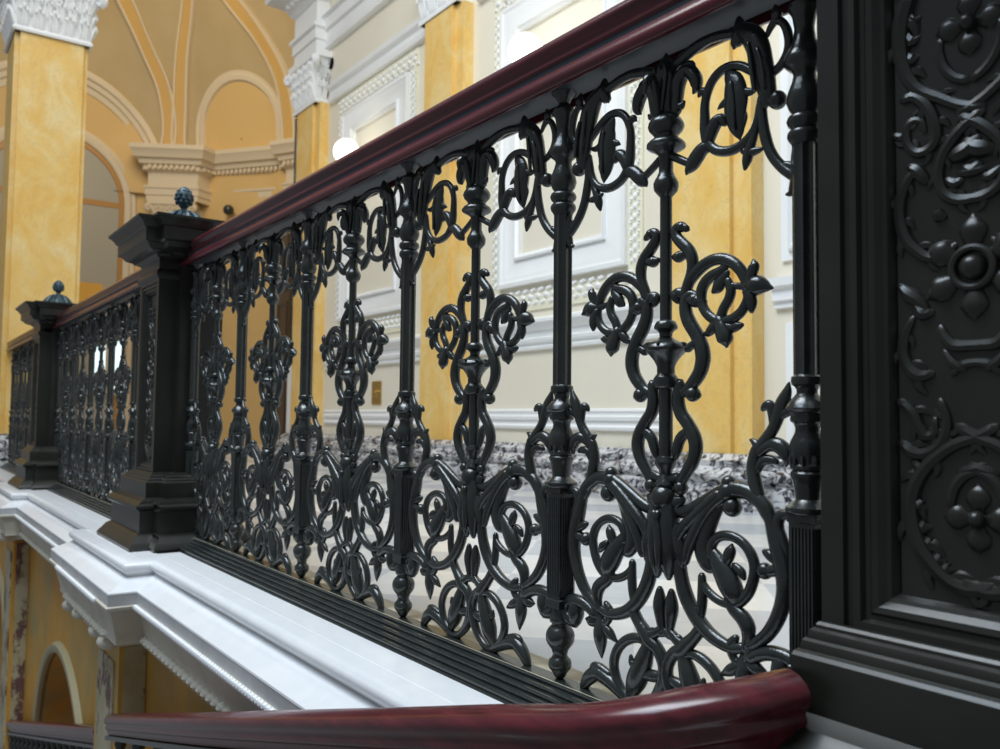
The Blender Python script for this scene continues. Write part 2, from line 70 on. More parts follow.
setc(FLOORM, mix(FLOORM, .45, ck.outputs['Color'], ramp(FLOORM, noise(FLOORM, coords(FLOORM), 4, 6, .6, 1), [(.3, (.6, .6, .61)), (.7, (.95, .94, .92))]), 'MULTIPLY'))
BORDER = mat('sand_stone_border', (.55, .48, .34), .5)
v = coords(BORDER); setc(BORDER, ramp(BORDER, noise(BORDER, v, 30, 4), [(.3, (.44, .38, .27)), (.7, (.62, .56, .42))]))
CREAM = mat('cream_plaster', (.80, .72, .54), .6)
v = coords(CREAM); setc(CREAM, ramp(CREAM, noise(CREAM, v, 1.5, 3), [(.3, (.78, .73, .60)), (.7, (.82, .77, .64))]))
WHITE = mat('white_plaster', (.84, .85, .84), .5)
v = coords(WHITE); setc(WHITE, ramp(WHITE, noise(WHITE, v, 2, 3), [(.3, (.83, .845, .845)), (.7, (.88, .885, .875))]))
FRIEZE = mat('frieze_ground', (.80, .77, .60), .6)
YEL = mat('yellow_marble', (.8, .5, .15), .3)
v = coords(YEL, (1, 1, .7)); a = ramp(YEL, noise(YEL, v, 3.2, 6, .62, .8), [(.28, (.80, .46, .09)), (.5, (.84, .56, .18)), (.72, (.86, .68, .34))])
vein = ramp(YEL, noise(YEL, v, 5.5, 5, .6, 2.5), [(.485, (0, 0, 0)), (.5, (.45,) * 3), (.515, (0, 0, 0))])
setc(YEL, mix(YEL, vein, a, (.48, .36, .20)))
BRECC = mat('breccia_marble', (.5, .5, .5), .25)
v = coords(BRECC, (1, 1, 1.6)); b1 = ramp(BRECC, noise(BRECC, v, 11, 8, .72, 1.4), [(.44, (.02, .02, .028)), (.49, (.25, .25, .27)), (.53, (.66, .66, .66))])
setc(BRECC, mix(BRECC, ramp(BRECC, noise(BRECC, v, 6, 3), [(.60, (0, 0, 0)), (.70, (.45,) * 3)]), b1, (.22, .13, .09)))
OCHRE = mat('ochre_wall', (.5, .25, .04), .6)
v = coords(OCHRE); o1 = ramp(OCHRE, noise(OCHRE, v, 2.2, 5, .6, .6), [(.3, (.54, .25, .03)), (.7, (.66, .37, .06))])
setc(OCHRE, mix(OCHRE, ramp(OCHRE, noise(OCHRE, coords(OCHRE, (1, 1, .8)), 1.7, 6, .65, .4), [(.5, (0, 0, 0)), (.68, (.8,) * 3)]), o1, (.34, .30, .13)))
STAINED = mat('stained_marble', (.5, .45, .3), .55)
v = coords(STAINED); s1 = ramp(STAINED, noise(STAINED, v, 5, 6), [(.3, (.36, .31, .15)), (.7, (.54, .50, .36))])
setc(STAINED, mix(STAINED, ramp(STAINED, noise(STAINED, coords(STAINED, (1, 1, .6)), 5.5, 7, .75), [(.52, (0, 0, 0)), (.57, (.9,) * 3)]), s1, (.11, .035, .045)))
OLIVE = mat('olive_cream_stone', (.42, .37, .22), .6)
NICHE = mat('orange_niche', (.68, .28, .025), .6)
TAN = mat('tan_vault', (.60, .42, .19), .7)
v = coords(TAN); setc(TAN, ramp(TAN, noise(TAN, v, 1.1, 3), [(.3, (.50, .37, .185)), (.7, (.55, .42, .225))]))
APSE = mat('apse_yellow', (.72, .48, .19), .65)
RIB = mat('orange_rib', (.66, .41, .13), .6)
STONE = mat('cream_trim', (.72, .60, .42), .6)
OAK = mat('light_oak', (.50, .25, .06), .4)
GLASS = mat('dim_mirror_glass', (.46, .42, .33), .12, spec=.6)
AMBER = mat('amber_glass', (.80, .42, .06), .3)
BRASS = mat('aged_brass', (.50, .34, .12), .35, .8)
DARKW = mat('dark_walnut', (.07, .04, .02), .4)
LINEN = mat('white_marble_jamb', (.80, .82, .85), .3)
def emit(name, c, s):
    m = bpy.data.materials.new(name); m.use_nodes = True; nt = m.node_tree; nt.nodes.clear()
    e = nt.nodes.new('ShaderNodeEmission'); e.inputs[0].default_value = (*c, 1); e.inputs[1].default_value = s
    o = nt.nodes.new('ShaderNodeOutputMaterial'); nt.links.new(e.outputs[0], o.inputs[0]); return m
GLOBE = emit('lit_opal_glass', (1, .95, .82), 5.)
DAYPANE = emit('daylit_window_pane', (.72, .93, 1.), 1.6)

# ------------------------------------------------------------------ mesh builder
class MB:
    def __init__(s): s.v = []; s.f = []
    def add(s, vs, fs):
        o = len(s.v); s.v += [tuple(p) for p in vs]; s.f += [tuple(i + o for i in f) for f in fs]; return s
    def rings(s, rings, cap0=True, cap1=True, closed=False):
        n = len(rings[0]); vs = [p for r in rings for p in r]; fs = []; m = len(rings)
        for i in range(m if closed else m - 1):
            a, b = i * n, ((i + 1) % m) * n
            for j in range(n): fs.append((a + j, a + (j + 1) % n, b + (j + 1) % n, b + j))
        if not closed:
            if cap0: fs.append(tuple(range(n - 1, -1, -1)))
            if cap1: fs.append(tuple(range((m - 1) * n, m * n)))
        return s.add(vs, fs)
    def box(s, x0, x1, y0, y1, z0, z1, b=0.):
        if b <= 0: return s.rings([[(x0, y0, z), (x1, y0, z), (x1, y1, z), (x0, y1, z)] for z in (z0, z1)])
        def r(z, i): return [(x0 + i, y0 + i, z), (x1 - i, y0 + i, z), (x1 - i, y1 - i, z), (x0 + i, y1 - i, z)]
        return s.rings([r(z0, b), r(z0 + b, 0), r(z1 - b, 0), r(z1, b)])
    def lathe(s, prof, c=(0, 0, 0), n=20, rot=0.):
        return s.rings([[(c[0] + r * math.cos(rot + 2 * PI * k / n), c[1] + r * math.sin(rot + 2 * PI * k / n), c[2] + z) for k in range(n)] for r, z in prof])
    def square(s, prof, c=(0, 0, 0)):      # prof: (half x, half y, z)
        return s.rings([[(c[0] - a, c[1] - b, c[2] + z), (c[0] + a, c[1] - b, c[2] + z), (c[0] + a, c[1] + b, c[2] + z), (c[0] - a, c[1] + b, c[2] + z)] for a, b, z in prof])
    def ball(s, c, rx, ry=None, rz=None, n=12, m=8):
        ry = ry or rx; rz = rz or rx
        return s.rings([[(c[0] + rx * math.sin(t) * math.cos(2 * PI * k / n), c[1] + ry * math.sin(t) * math.sin(2 * PI * k / n), c[2] - rz * math.cos(t)) for k in range(n)]
                        for t in [PI * (.06 + .88 * i / m) for i in range(m + 1)]])
    def strand(s, pts, fy=.9, yo=0., seg=4, n=10, o=Vector((0, 0, 0)), u=Vector((1, 0, 0)), w=Vector((0, 0, 1)), d=Vector((0, 1, 0))):
        """a cast bar of changing thickness along a smooth path in the plane (u, w); d is across it"""
        if len(pts) == 1:
            p = pts[0]; c = o + u * p[0] + w * p[1] + d * yo; return s.ball(tuple(c), p[2], n=12, m=8)
        P = [Vector((p[0], p[1], p[2])) for p in pts]; E = [P[0] * 2 - P[1]] + P + [P[-1] * 2 - P[-2]]; C = []
        for i in range(1, len(E) - 2):
            for k in range(seg):
                t = k / seg; a, b, c, e = E[i - 1], E[i], E[i + 1], E[i + 2]
                C.append(.5 * (2 * b + (c - a) * t + (2 * a - 5 * b + 4 * c - e) * t * t + (3 * b - a - 3 * c + e) * t ** 3))
        C.append(P[-1]); R = []
        def ring(p, tx, tz, r):
            q = []
            for j in range(n):
                a = 2 * PI * j / n; x = p[0] - tz * math.cos(a) * r; z = p[1] + tx * math.cos(a) * r
                q.append(o + u * x + w * z + d * (yo + fy * r * math.sin(a)))
            return q
        for i, p in enumerate(C):
            a = C[max(0, i - 1)]; b = C[min(len(C) - 1, i + 1)]; tx, tz = b[0] - a[0], b[1] - a[1]; l = math.hypot(tx, tz) or 1; tx /= l; tz /= l
            r = max(p[2], .0006)
            if i == 0: R.append(ring((p[0] - tx * r * .75, p[1] - tz * r * .75), tx, tz, r * .5))
            R.append(ring(p, tx, tz, r))
            if i == len(C) - 1: R.append(ring((p[0] + tx * r * .75, p[1] + tz * r * .75), tx, tz, r * .5))
        return s.rings(R)
    def sweep(s, path, prof, closed=False, basis=None, caps=True):
        """moulding: prof (offset to the left of the path, height) mitred along a 2D path; basis maps (p, q, h) to 3D"""
        basis = basis or (lambda p, q, h: (p, q, h)); n = len(path); R = []
        for i in range(n):
            p = path[i]; a = path[i - 1] if (closed or i > 0) else None; b = path[(i + 1) % n] if (closed or i < n - 1) else None
            def nrm(u, v): l = math.hypot(v[0] - u[0], v[1] - u[1]); return (-(v[1] - u[1]) / l, (v[0] - u[0]) / l)
            if a is None: m = nrm(p, b)
            elif b is None: m = nrm(a, p)
            else:
                n1, n2 = nrm(a, p), nrm(p, b); k = 1 + n1[0] * n2[0] + n1[1] * n2[1]; m = ((n1[0] + n2[0]) / k, (n1[1] + n2[1]) / k)
            R.append([basis(p[0] + m[0] * o, p[1] + m[1] * o, h) for o, h in prof])
        return s.rings(R, caps, caps, closed)
    def mirrored(s):
        r = MB(); r.v = [(-x, y, z) for x, y, z in s.v]; r.f = [tuple(reversed(f)) for f in s.f]; return r
    def mesh(s, name, m, angle=40):
        me = bpy.data.meshes.new(name); me.from_pydata(s.v, [], s.f); me.update()
        import bmesh
        bm = bmesh.new(); bm.from_mesh(me); bmesh.ops.recalc_face_normals(bm, faces=bm.faces); bm.to_mesh(me); bm.free()
        for p in me.polygons: p.use_smooth = True
        me.set_sharp_from_angle(angle=math.radians(angle)); me.materials.append(m); return me
    def build(s, name, m, parent=None, angle=None):
        angle = angle or (62 if m.name == 'cast_iron' else 50 if m.name == 'maroon_wood' else 22 if m.name == 'painted_iron' and name != 'carved_panel' else 38)
        return link(name, s.mesh(name, m, angle), parent)
def link(name, data, parent=None):
    o = bpy.data.objects.new(name, data); COL.objects.link(o)
    if parent: o.parent = parent
    return o
def clampy(mb, lim):
    mb.v = [(x, min(y, lim), z) for x, y, z in mb.v]; return mb
def tag(o, label, cat, group=None):
    o['label'] = label; o['category'] = cat; o['kind'] = 'thing'
    if group: o['group'] = group
    return o
def thing(name, loc, label, cat, group=None):
    o = bpy.data.objects.new(name, None); COL.objects.link(o); o.location = loc; o.empty_display_size = .1
    return tag(o, label, cat, group)
def struct(o): o['kind'] = 'structure'; return o
def copy_tree(src, parent=None):
    c = src.copy(); COL.objects.link(c); c.parent = parent
    for ch in [x for x in src.children]: copy_tree(ch, c)
    return c
mm = lambda pts: [(a / 1000, b / 1000, r / 1000) for a, b, r in pts]
pf = lambda pts: [(r / 1000, z / 1000) for r, z in pts]
ORD = ['first', 'second', 'third', 'fourth', 'fifth', 'sixth']
TIP = H - .461                 # top of the iron base rail, where the balusters stand

# ------------------------------------------------------------------ balustrade: turned posts
def make_post(kx=1.):
    r = thing('baluster_post', (0, 1, TIP), '', 'baluster')
    MB().lathe(pf(TRACE['post'])[::-1] , n=20).build('turned_capital', IRON, r, 36)
    # fluted octagonal shaft
    pr = []
    for k in range(8):
        a = PI / 8 + k * PI / 4; b = a + PI / 4
        for t, q in ((.0, 1.), (.28, .955), (.5, .90), (.72, .955)):
            x = math.cos(a) * (1 - t) + math.cos(b) * t; y = math.sin(a) * (1 - t) + math.sin(b) * t
            pr.append((x * .0178 * q, y * .0178 * q))
    MB().rings([[(x, y, z) for x, y in pr] for z in (.515, .838)]).build('fluted_shaft', IRON, r)
    mb = MB().lathe(pf(TRACE['base'])[::-1], n=20)
    for k in range(10):        # gadroons on the bulb
        a = 2 * PI * k / 10
        mb.strand([(.0150, .428, .002), (.0205, .412, .0045), (.0175, .395, .002)], seg=3, n=6, u=Vector((math.cos(a), math.sin(a), 0)), d=Vector((-math.sin(a), math.cos(a), 0)))
    mb.build('turned_base', IRON, r, 36)
    h = .0178; mb = MB().square([(h + .002, h + .002, .126), (h + .002, h + .002, .140), (h, h, .142), (h, h, .328), (h + .002, h + .002, .33), (h + .002, h + .002, .341), (.017, .017, .346)])
    for c in (-.0128, -.0077, -.0026, .0026, .0077, .0128):
        for q in (-1, 1):
            mb.lathe([(.0024, .148), (.0024, .322)], (c, q * h, 0), 6); mb.lathe([(.0024, .148), (.0024, .322)], (q * h, c, 0), 6)
    mb.build('square_plinth', IRON, r, 30)
    MB().lathe([(a, max(b, 0.)) for a, b in pf(TRACE['foot'])[::-1]], n=18).build('drop_finial', IRON, r)
    return r

# ------------------------------------------------------------------ balustrade: scrollwork panels
def half(part, sx=1.):
    mb = MB()
    for pts, fy, yo, cl in TRACE['T'][part]:
        mb.strand([(a * sx, b, r) for a, b, r in mm(pts)], fy, yo)
    return mb
def make_panel(sx):
    r = thing('scrollwork_panel', (0, 1, TIP), '', 'baluster panel')
    mb = MB().lathe(pf(TRACE['stem'])[::-1], n=18)
    mb.lathe([(.0098, .60), (.0098, .84)], n=12); mb.lathe(pf(TRACE['stem2'])[::-1], n=18)
    mb.lathe([(.0112, .395), (.0112, .52)], n=12); mb.lathe(pf(TRACE['stem3'])[::-1], n=18)
    for k in range(9):
        a = 2 * PI * k / 9 + .2
        mb.strand([(.0155, .556, .002), (.027, .578, .0055), (.0345, .581, .003)], seg=3, n=6, u=Vector((math.cos(a), math.sin(a), 0)), d=Vector((-math.sin(a), math.cos(a), 0)))
    mb.build('turned_stem', IRON, r, 36)
    for nm, key in (('acanthus_capital', 'capital'), ('acanthus_mask', 'mask')):
        h = half(key); m = h.mirrored(); h.add(m.v, m.f)
        if key == 'capital':
            h.strand([(0, .952, .0155), (0, .977, .016), (0, .996, .0205), (0, 1.013, .0232), (0, 1.030, .0175), (0, 1.043, .008), (0, 1.052, .002)], .85)
            [h.strand([(q * .5, .955, .003), (q, .985, .0045), (q * 1.5, 1.010, .0045), (q * 1.2, 1.028, .003)], 1, -.0155) for q in (-.009, 0, .009)]
            h.strand([(.018, .95, .006), (.026, .985, .009), (.034, 1.003, .009), (.045, .995, .007), (.047, .98, .002)], .9, u=Vector((0, -1, 0)), d=Vector((1, 0, 0)))
        h.build(nm, IRON, r)
    for sgn in (1, -1):
        def put(nm, mb, par):
            return (mb if sgn > 0 else mb.mirrored()).build(nm, IRON, par)
        t = put('bracket_scroll', half('top_scroll', sx), r); put('hanging_leaf', half('hanging_leaf', sx), t)
        put('lyre_band', half('lyre'), r)
        f = put('flower_scroll', half('flower_scroll'), r); put('flower', half('flower'), f); put('flower', half('low_flower'), f)
        c = put('main_scroll', half('main_scroll', sx), r); put('oval_scroll', half('oval_scroll', sx), c); put('drop_flower', half('drop_flower', sx), c)
        put('side_leaf', half('side_leaf', sx), r)
        b = put('foot_scroll', half('foot_scroll'), r); put('leaf_bud', half('leaf_bud'), b)
    return r

PIERS = [-.412, -3.66, -6.81]
bayname = ['nearest railing bay', 'middle railing bay', 'farthest railing bay']
posts = [[-.6772, -1.1839, -1.7493, -2.3393, -2.8979, -3.443]]
posts.append([-3.66 - .217 - k * .5432 for k in range(6)])
posts.append([-6.81 - .217 - k * .545 for k in range(5)])
post0 = make_post(); wide0 = make_panel(1.126); near0 = make_panel(1.)
used = {'post': False, 'wide': False}
towards = ['the big carved pier', 'the ball topped middle pier', 'the small distant pier']
def once(key, src):
    if not used[key]: used[key] = True; return src
    return copy_tree(src)
where = ['carved pier', 'capped middle pier', 'distant pier']; which = ['nearest bay', 'middle bay', 'farthest bay']
for bi, xs in enumerate(posts):
    for k, x in enumerate(xs):
        o = once('post', post0); o.location.x = x
        o['label'] = f'turned black iron baluster post, {ORD[k]} from the {where[bi]} in the {which[bi]}'; o['group'] = f'turned posts of the {bayname[bi]}'
    for k in range(len(xs) - 1):
        x = (xs[k] + xs[k + 1]) / 2
        if bi == 0 and k == 0: o = near0; o.location.x = -.9305
        else: o = once('wide', wide0); o.location.x = x
        o['label'] = f'black scrollwork panel with lily flowers, {ORD[k]} from the {where[bi]} in the {which[bi]}'; o['group'] = f'scrollwork panels of the {bayname[bi]}'

# handrails and base rails between the piers
RAIL = [(-.03, .193), (.03, .193), (.043, .187), (.051, .174), (.050, .168), (.041, .160), (.040, .152), (.046, .148), (.046, .143), (.040, .138), (.041, .130), (.049, .122), (.055, .110), (.055, .101), (.050, .096), (.043, .095), (.042, .112)]
RAIL = [(o, z + .5) for o, z in RAIL]; RAILFULL = [(-o, z) for o, z in RAIL[::-1][:-2]] + RAIL[2:]
RAILFULL = [(-o, z + H) for o, z in RAIL[2:][::-1]] + [(o, z + H) for o, z in RAIL[:2]] + [(o, z + H) for o, z in RAIL[2:]]
BASEP = [(-.012, -.461), (.014, -.461)]
for k in range(5):
    q0, z0 = .014 + k * .0126, -.461 - k * .0082
    BASEP += [(q0 + .0035, z0 - .0004), (q0 + .0085, z0 - .0006), (q0 + .0112, z0 - .0022), (q0 + .0112, z0 - .0062), (q0 + .0088, z0 - .0082)]
BASEP += [(.0785, -.5025), (.080, -.507), (-.012, -.507)]
gaps = [(-.408 - .13, -3.66 + .13), (-3.66 - .13, -6.81 + .13), (-6.81 - .13, -9.40)]
for (a, b), bn, z in zip(gaps, bayname, range(3)):
    o = thing('handrail', ((a + b) / 2, 1, H), f'polished maroon moulded wooden handrail along the top of the {bn}', 'handrail', 'level maroon handrails'); ox, oy, oz = o.location
    MB().sweep([(a - ox, 0), (b - ox, 0)], [(q, h - H) for q, h in RAILFULL]).build('wooden_rail', WOOD, o)
    mb = MB().box(b - ox, a - ox, -.0415, .0415, .610, .640)
    MB.box(mb, b - ox, a - ox, -.030, .030, .604, .612)
    mb.build('iron_bearing_bar', BAR, o)
    o = thing('base_rail', ((a + b) / 2, 1, 0), f'reeded black iron base rail on white marble under the {bn}', 'base rail', 'reeded base rails')
    mb = MB().sweep([(a - ox, 0), (b - ox, 0)], [(q, h + H) for q, h in BASEP])
    # sweep runs towards -X, so left of it is -Y: give the front the reeds and a plain flat back
    mb.build('reeded_rail', IRON, o, 35)
    MB().box(b - ox, a - ox, -.022, .06, .001, H - .4615).build('bed_strip', BORDER, o)

# ------------------------------------------------------------------ piers (newels)
def make_pier(x, near=False):
    r = thing('newel_pier', (x, 1, 0), '', 'pier'); k = .2 if near else 1.; w0 = .162 if near else .147
    def bx(a): return w0 + (a - .147) * k if near else a
    Z = lambda z: z + H
    P = [(.29, .238, -.507), (.292, .24, -.495), (.284, .232, -.482), (.276, .224, -.474), (.262, .212, -.456), (.248, .2, -.447), (.24, .194, -.445), (.24, .194, -.365), (.245, .199, -.362), (.262, .212, -.352), (.262, .212, -.343), (.25, .2, -.336), (.246, .19, -.326), (.226, .180, -.322), (.212, .168, -.316),
         (.212, .168, -.262), (.211, .1675, -.258), (.206, .164, -.254), (.200, .158, -.252), (.196, .1555, -.2525), (.1955, .155, -.248), (.192, .153, -.2435), (.186, .149, -.241), (.181, .146, -.2415), (.180, .1455, -.237), (.175, .1435, -.233), (.168, .1385, -.2305), (.162, .136, -.231), (.161, .1355, -.2275), (.155, .132, -.2245), (.147, .128, -.2235)]
    P2 = [(a + .07, max(.054, b - .05 - (.02 if b > .2 else 0)) if b > .13 else .054, z) for a, b, z in P]
    mb = MB().square([(bx(a) if near else a, b, Z(z)) for a, b, z in P])
    if not near: mb.square([(a, b, Z(z) ) for a, b, z in P2[:-1]] + [(.205, .054, Z(-.2235))])
    mb.build('stepped_base', NEWEL, r)
    mb = MB()
    t0, t1 = Z(-.2245), Z(.60); w = w0; d = .128
    mb.box(-w, w, -d + .026, d, t0, t1)
    mb.box(-.192, .192, -.054, .054, t0, t1)
    mb.build('shaft', NEWEL, r)
    # moulded frame around the sunk carved panel
    zb, zt = Z(-.250 if near else -.240), Z(.545)
    fr = MB().sweep([(-w, zb - .012), (w, zb - .012), (w, zt + .012), (-w, zt + .012)], [(0, 0), (0, .026), (w0 - .135, .026), (w0 - .133, .0205), ] + [(a + w0 - .147 - .010 * (w0 > .15), b) for a, b in ((.030, .0205), (.033, .0245), (.041, .0245), (.044, .018), (.049, .017), (.053, .021), (.059, .019), (.065, .012), (.069, .010), (.075, .0))] if near else [(0, 0), (0, .026), (.022, .026), (.024, .0205), (.028, .0205), (.031, .0245), (.037, .0245), (.040, .018), (.044, .017), (.047, .021), (.051, .019), (.055, .012), (.058, .010), (.062, .0)], True, lambda p, q, h: (p, -d + .026 - h, q))
    fr.build('panel_frame', NEWEL, r)
    mb = MB().box(-.08, .08, -d + .0235, -d + .03, zb + .05, zt - .05)
    zc = TIP
    for s in (1, -1):
        for pts in CARVE:
            q = [(a / 1000, b / 1000 + zc, c / 1000) for a, b, c in pts]; h = MB().strand(q, .95, -d + .0245, seg=3, n=8)
            if len(q) >= 6:
                for i in range(1, len(q) - 1):
                    tx, tz = q[i + 1][0] - q[i - 1][0], q[i + 1][1] - q[i - 1][1]; l = math.hypot(tx, tz); tx /= l; tz /= l; r_ = q[i][2]
                    for sg in ((1,) if i % 2 else (-1,)):
                        nx, nz = -tz * sg, tx * sg
                        h.strand([(q[i][0], q[i][1], r_ * .8), (q[i][0] + nx * r_ * 1.2 + tx * r_ * .6, q[i][1] + nz * r_ * 1.2 + tz * r_ * .6, r_ * .75), (q[i][0] + nx * r_ * 1.7 + tx * r_ * 1.7, q[i][1] + nz * r_ * 1.7 + tz * r_ * 1.7, r_ * .35)], .8, -d + .0245, seg=3, n=6)
            if s < 0: h = h.mirrored()
            mb.add(h.v, h.f)
    zr = zc + .621; Y0 = -d + .0235
    def tor(z, R, q): mb.rings([[((R + q * math.cos(b)) * math.cos(a), Y0 - .004 - q * .9 * math.sin(b), z + (R + q * math.cos(b)) * math.sin(a)) for b in [2 * PI * j / 8 for j in range(8)]] for a in [2 * PI * i / 24 for i in range(24)]], closed=True)
    tor(zr, .0205, .0042); mb.ball((0, Y0 - .002, zr), .0135, .013, .0135)
    for i in range(6):
        a = PI / 6 + i * PI / 3 + PI / 2 * 0; c, s_ = math.cos(a), math.sin(a)
        mb.strand([(c * .024, zr + s_ * .024, .009), (c * .038, zr + s_ * .038, .015), (c * .047, zr + s_ * .047, .010), (c * .053, zr + s_ * .053, .003)], .55, Y0, seg=3)
    for zf in (zc + .876, zc + .366, zc + .15):
        mb.ball((0, Y0 - .003, zf), .009, .011, .009)
        for i in range(4):
            a = PI / 4 * 0 + i * PI / 2; c, s_ = math.cos(a), math.sin(a)
            mb.strand([(c * .008, zf + s_ * .008, .006), (c * .019, zf + s_ * .019, .013), (c * .028, zf + s_ * .028, .010), (c * .033, zf + s_ * .033, .003)], .5, Y0, seg=3)
    mb.build('carved_panel', NEWEL, r)
    if True:
        C = [(.147, .128, .545), (.158, .138, .556), (.160, .140, .566), (.156, .136, .578), (.147, .128, .584), (.147, .128, .625), (.160, .140, .634), (.165, .146, .642), (.180, .160, .646), (.205, .180, .655), (.222, .192, .672), (.236, .202, .676), (.240, .204, .68), (.240, .204, .724), (.246, .212, .728), (.252, .216, .738), (.262, .228, .752), (.27, .238, .758), (.27, .238, .768)]
        C = [(a + w0 - .147, b, z) for a, b, z in C]; mb = MB().square([(a, b, Z(z)) for a, b, z in C])
        mb.square([(a + .07 if a > .2 else a + .062, max(b - .05, .054), Z(z)) for a, b, z in C[5:-1]] + [(.34, .188, Z(.7675))])
        mb.build('moulded_cap', NEWEL, r)
        mb = MB().lathe([(.10, Z(.766)), (.095, Z(.776)), (.088, Z(.788)), (.075, Z(.812)), (.055, Z(.835)), (.028, Z(.853)), (.016, Z(.862)), (.013, Z(.872)), (.018, Z(.88)), (.029, Z(.896)), (.034, Z(.916)), (.031, Z(.938)), (.020, Z(.956)), (.006, Z(.966))], n=24)
        for ring, (rr, zz, q) in enumerate(((.029, .897, .0065), (.0325, .912, .0068), (.031, .928, .0065), (.024, .943, .006), (.013, .955, .005))):
            for i in range(9):
                a = 2 * PI * (i + ring * .5) / 9; mb.ball((rr * math.cos(a), rr * math.sin(a), Z(zz)), q * 1.3, q * 1.3, q * 1.35, 7, 4)
        for i in range(12):
            a = 2 * PI * i / 12
            mb.strand([(.098, Z(.776), .010), (.082, Z(.808), .013), (.055, Z(.842), .009), (.025, Z(.86), .004)], .9, seg=3, n=6, u=Vector((math.cos(a), math.sin(a), 0)), d=Vector((-math.sin(a), math.cos(a), 0)))
        mb.build('bud_finial', BRONZE, r)
    return r
p = make_pier(PIERS[0], True); p['label'] = 'large dark iron pier with carved scroll and rosette panel at the right'
p = make_pier(PIERS[1]); p['label'] = 'dark pier with stepped base, moulded cap and bud finial, nearer of the capped ones'
q = copy_tree(p); q.location.x = PIERS[2]; q['label'] = 'small distant dark pier with bud finial, between the middle and farthest railing bays'
for o in COL.objects:
    if o.name.startswith('newel_pier'): o['group'] = 'iron piers of the balustrade'

# ------------------------------------------------------------------ marble ledge, sweeping out under each pier
def ledge_path(x0, x1):
    pts = [(x0, .91)]
    for px in PIERS:
        for x, y in ((px + .40, .91), (px + .40, .82), (px - .40, .82), (px - .40, .91)):
            if x1 < x < x0: pts.append((x, y))
    return pts + [(x1, .91)]
led = thing('marble_ledge', (-5, .9, 0), 'white marble ledge with carved bead edge that carries the iron railing', 'ledge')
shift = lambda pts: [(x + 5, y - .9) for x, y in pts]
xs_ = (-.50, -11.)
path = shift(ledge_path(*xs_))
MB().sweep(path, [(-.02, .0), (.062, 0), (.064, -.002), (.066, 0), (.105, -.001), (.118, -.005), (.126, -.014), (.127, -.026), (.121, -.037), (.112, -.042), (.111, -.048), (.128, -.056), (.150, -.069), (.186, -.088), (.187, -.093), (-.02, -.093)]).build('marble_slab', MARBLE, led)
MB().sweep(path, [(-.02, -.092), (.184, -.092), (.186, -.094), (.186, -.130), (.181, -.132), (-.02, -.132)]).build('grey_band', GREYM, led)
MB().sweep(path, [(-.02, -.131), (.188, -.131), (.192, -.136), (.190, -.146), (.178, -.152), (.172, -.160), (.166, -.185), (.156, -.225), (.150, -.246), (.150, -.270), (.06, -.285), (-.02, -.285)]).build('cream_cove', SOFFIT, led)
def along(path, off, step):
    out = []; n = len(path)
    for i in range(n - 1):
        a, b = path[i], path[i + 1]; l = math.hypot(b[0] - a[0], b[1] - a[1]); t = ((b[0] - a[0]) / l, (b[1] - a[1]) / l); nn = (-t[1], t[0])
        e0 = e1 = 0.
        k = max(1, round(l / step))
        for j in range(k): q = (j + .5) / k * l; out.append((a[0] + t[0] * q + nn[0] * off, a[1] + t[1] * q + nn[1] * off, t, nn))
    return out
def beads(path, off, z, step, r0, r1, hz, nm, m):
    """a scalloped bead moulding running along the ledge"""
    R = []
    for x, y, t, nn in along(path, off, step / 6): R.append((x, y, nn))
    rings = []
    for i, (x, y, nn) in enumerate(R):
        r = r0 + (r1 - r0) * abs(math.sin(PI * i / 6)) ** .7
        rings.append([(x + nn[0] * r * math.cos(a), y + nn[1] * r * math.cos(a), z + hz / r1 * r * math.sin(a)) for a in [2 * PI * j / 8 for j in range(8)]])
    MB().rings(rings).build(nm, m, led)
beads(shift(ledge_path(-.6, -8.6)), .190, -.141, .021, .004, .0105, .0115, 'leaf_bead', MARBLE)
beads(shift(ledge_path(-.6, -8.6)), .150, -.262, .045, .006, .019, .016, 'egg_bead', SOFFIT)
for px in PIERS[1:3]:          # corbels under the ledge at each pier
    mb = MB().box(px - .36 + 5, px + .36 + 5, .69 - .9, .84 - .9, -.325, -.283, .006)
    for s_ in (-1, 1):
        mb.ball((px + s_ * .355 + 5, .69 - .9, -.298), .042, .042, .030, 12, 8); mb.ball((px + s_ * .362 + 5, .79 - .9, -.295), .032, .036, .028, 12, 8)
        mb.ball((px + s_ * .17 + 5, .685 - .9, -.298), .05, .03, .025, 12, 8)
    mb.build('scroll_corbel', SOFFIT, led)

# ------------------------------------------------------------------ lower wall under the ledge
mb = MB(); NX, NR, NZ = -5.235, .78, -2.10; zt = -.275; zb = -3.2
arc = [(NX + NR * math.cos(a), NZ + H + NR * math.sin(a)) for a in [PI * i / 24 for i in range(25)]]
yw = .86
def wallface(mb, x0, x1, arcs):
    """front face of the lower wall with arched openings"""
    xs = x0
    for cx in sorted(arcs):
        mb.add([(xs, yw, zb), (cx - NR, yw, zb), (cx - NR, yw, zt), (xs, yw, zt)], [(0, 1, 2, 3)])
        for (a, b), (c, e) in zip(arc[:-1], arc[1:]):
            a += cx - NX; c += cx - NX
            mb.add([(c, yw, e), (a, yw, b), (a, yw, zt), (c, yw, zt)], [(0, 1, 2, 3)])
            mb.add([(c, yw, e), (a, yw, b), (a, yw + .3, b), (c, yw + .3, e)], [(0, 1, 2, 3)])
        for s in (-1, 1): mb.add([(cx + s * NR, yw, zb), (cx + s * NR, yw + .3, zb), (cx + s * NR, yw + .3, NZ + H), (cx + s * NR, yw, NZ + H)], [(0, 1, 2, 3)])
        xs = cx + NR
    mb.add([(xs, yw, zb), (x1, yw, zb), (x1, yw, zt), (xs, yw, zt)], [(0, 1, 2, 3)])
ARCS = [-8.4, NX, -2.03]
ARCS = [-8.4, NX]
wallface(mb, -11., -.3, ARCS)
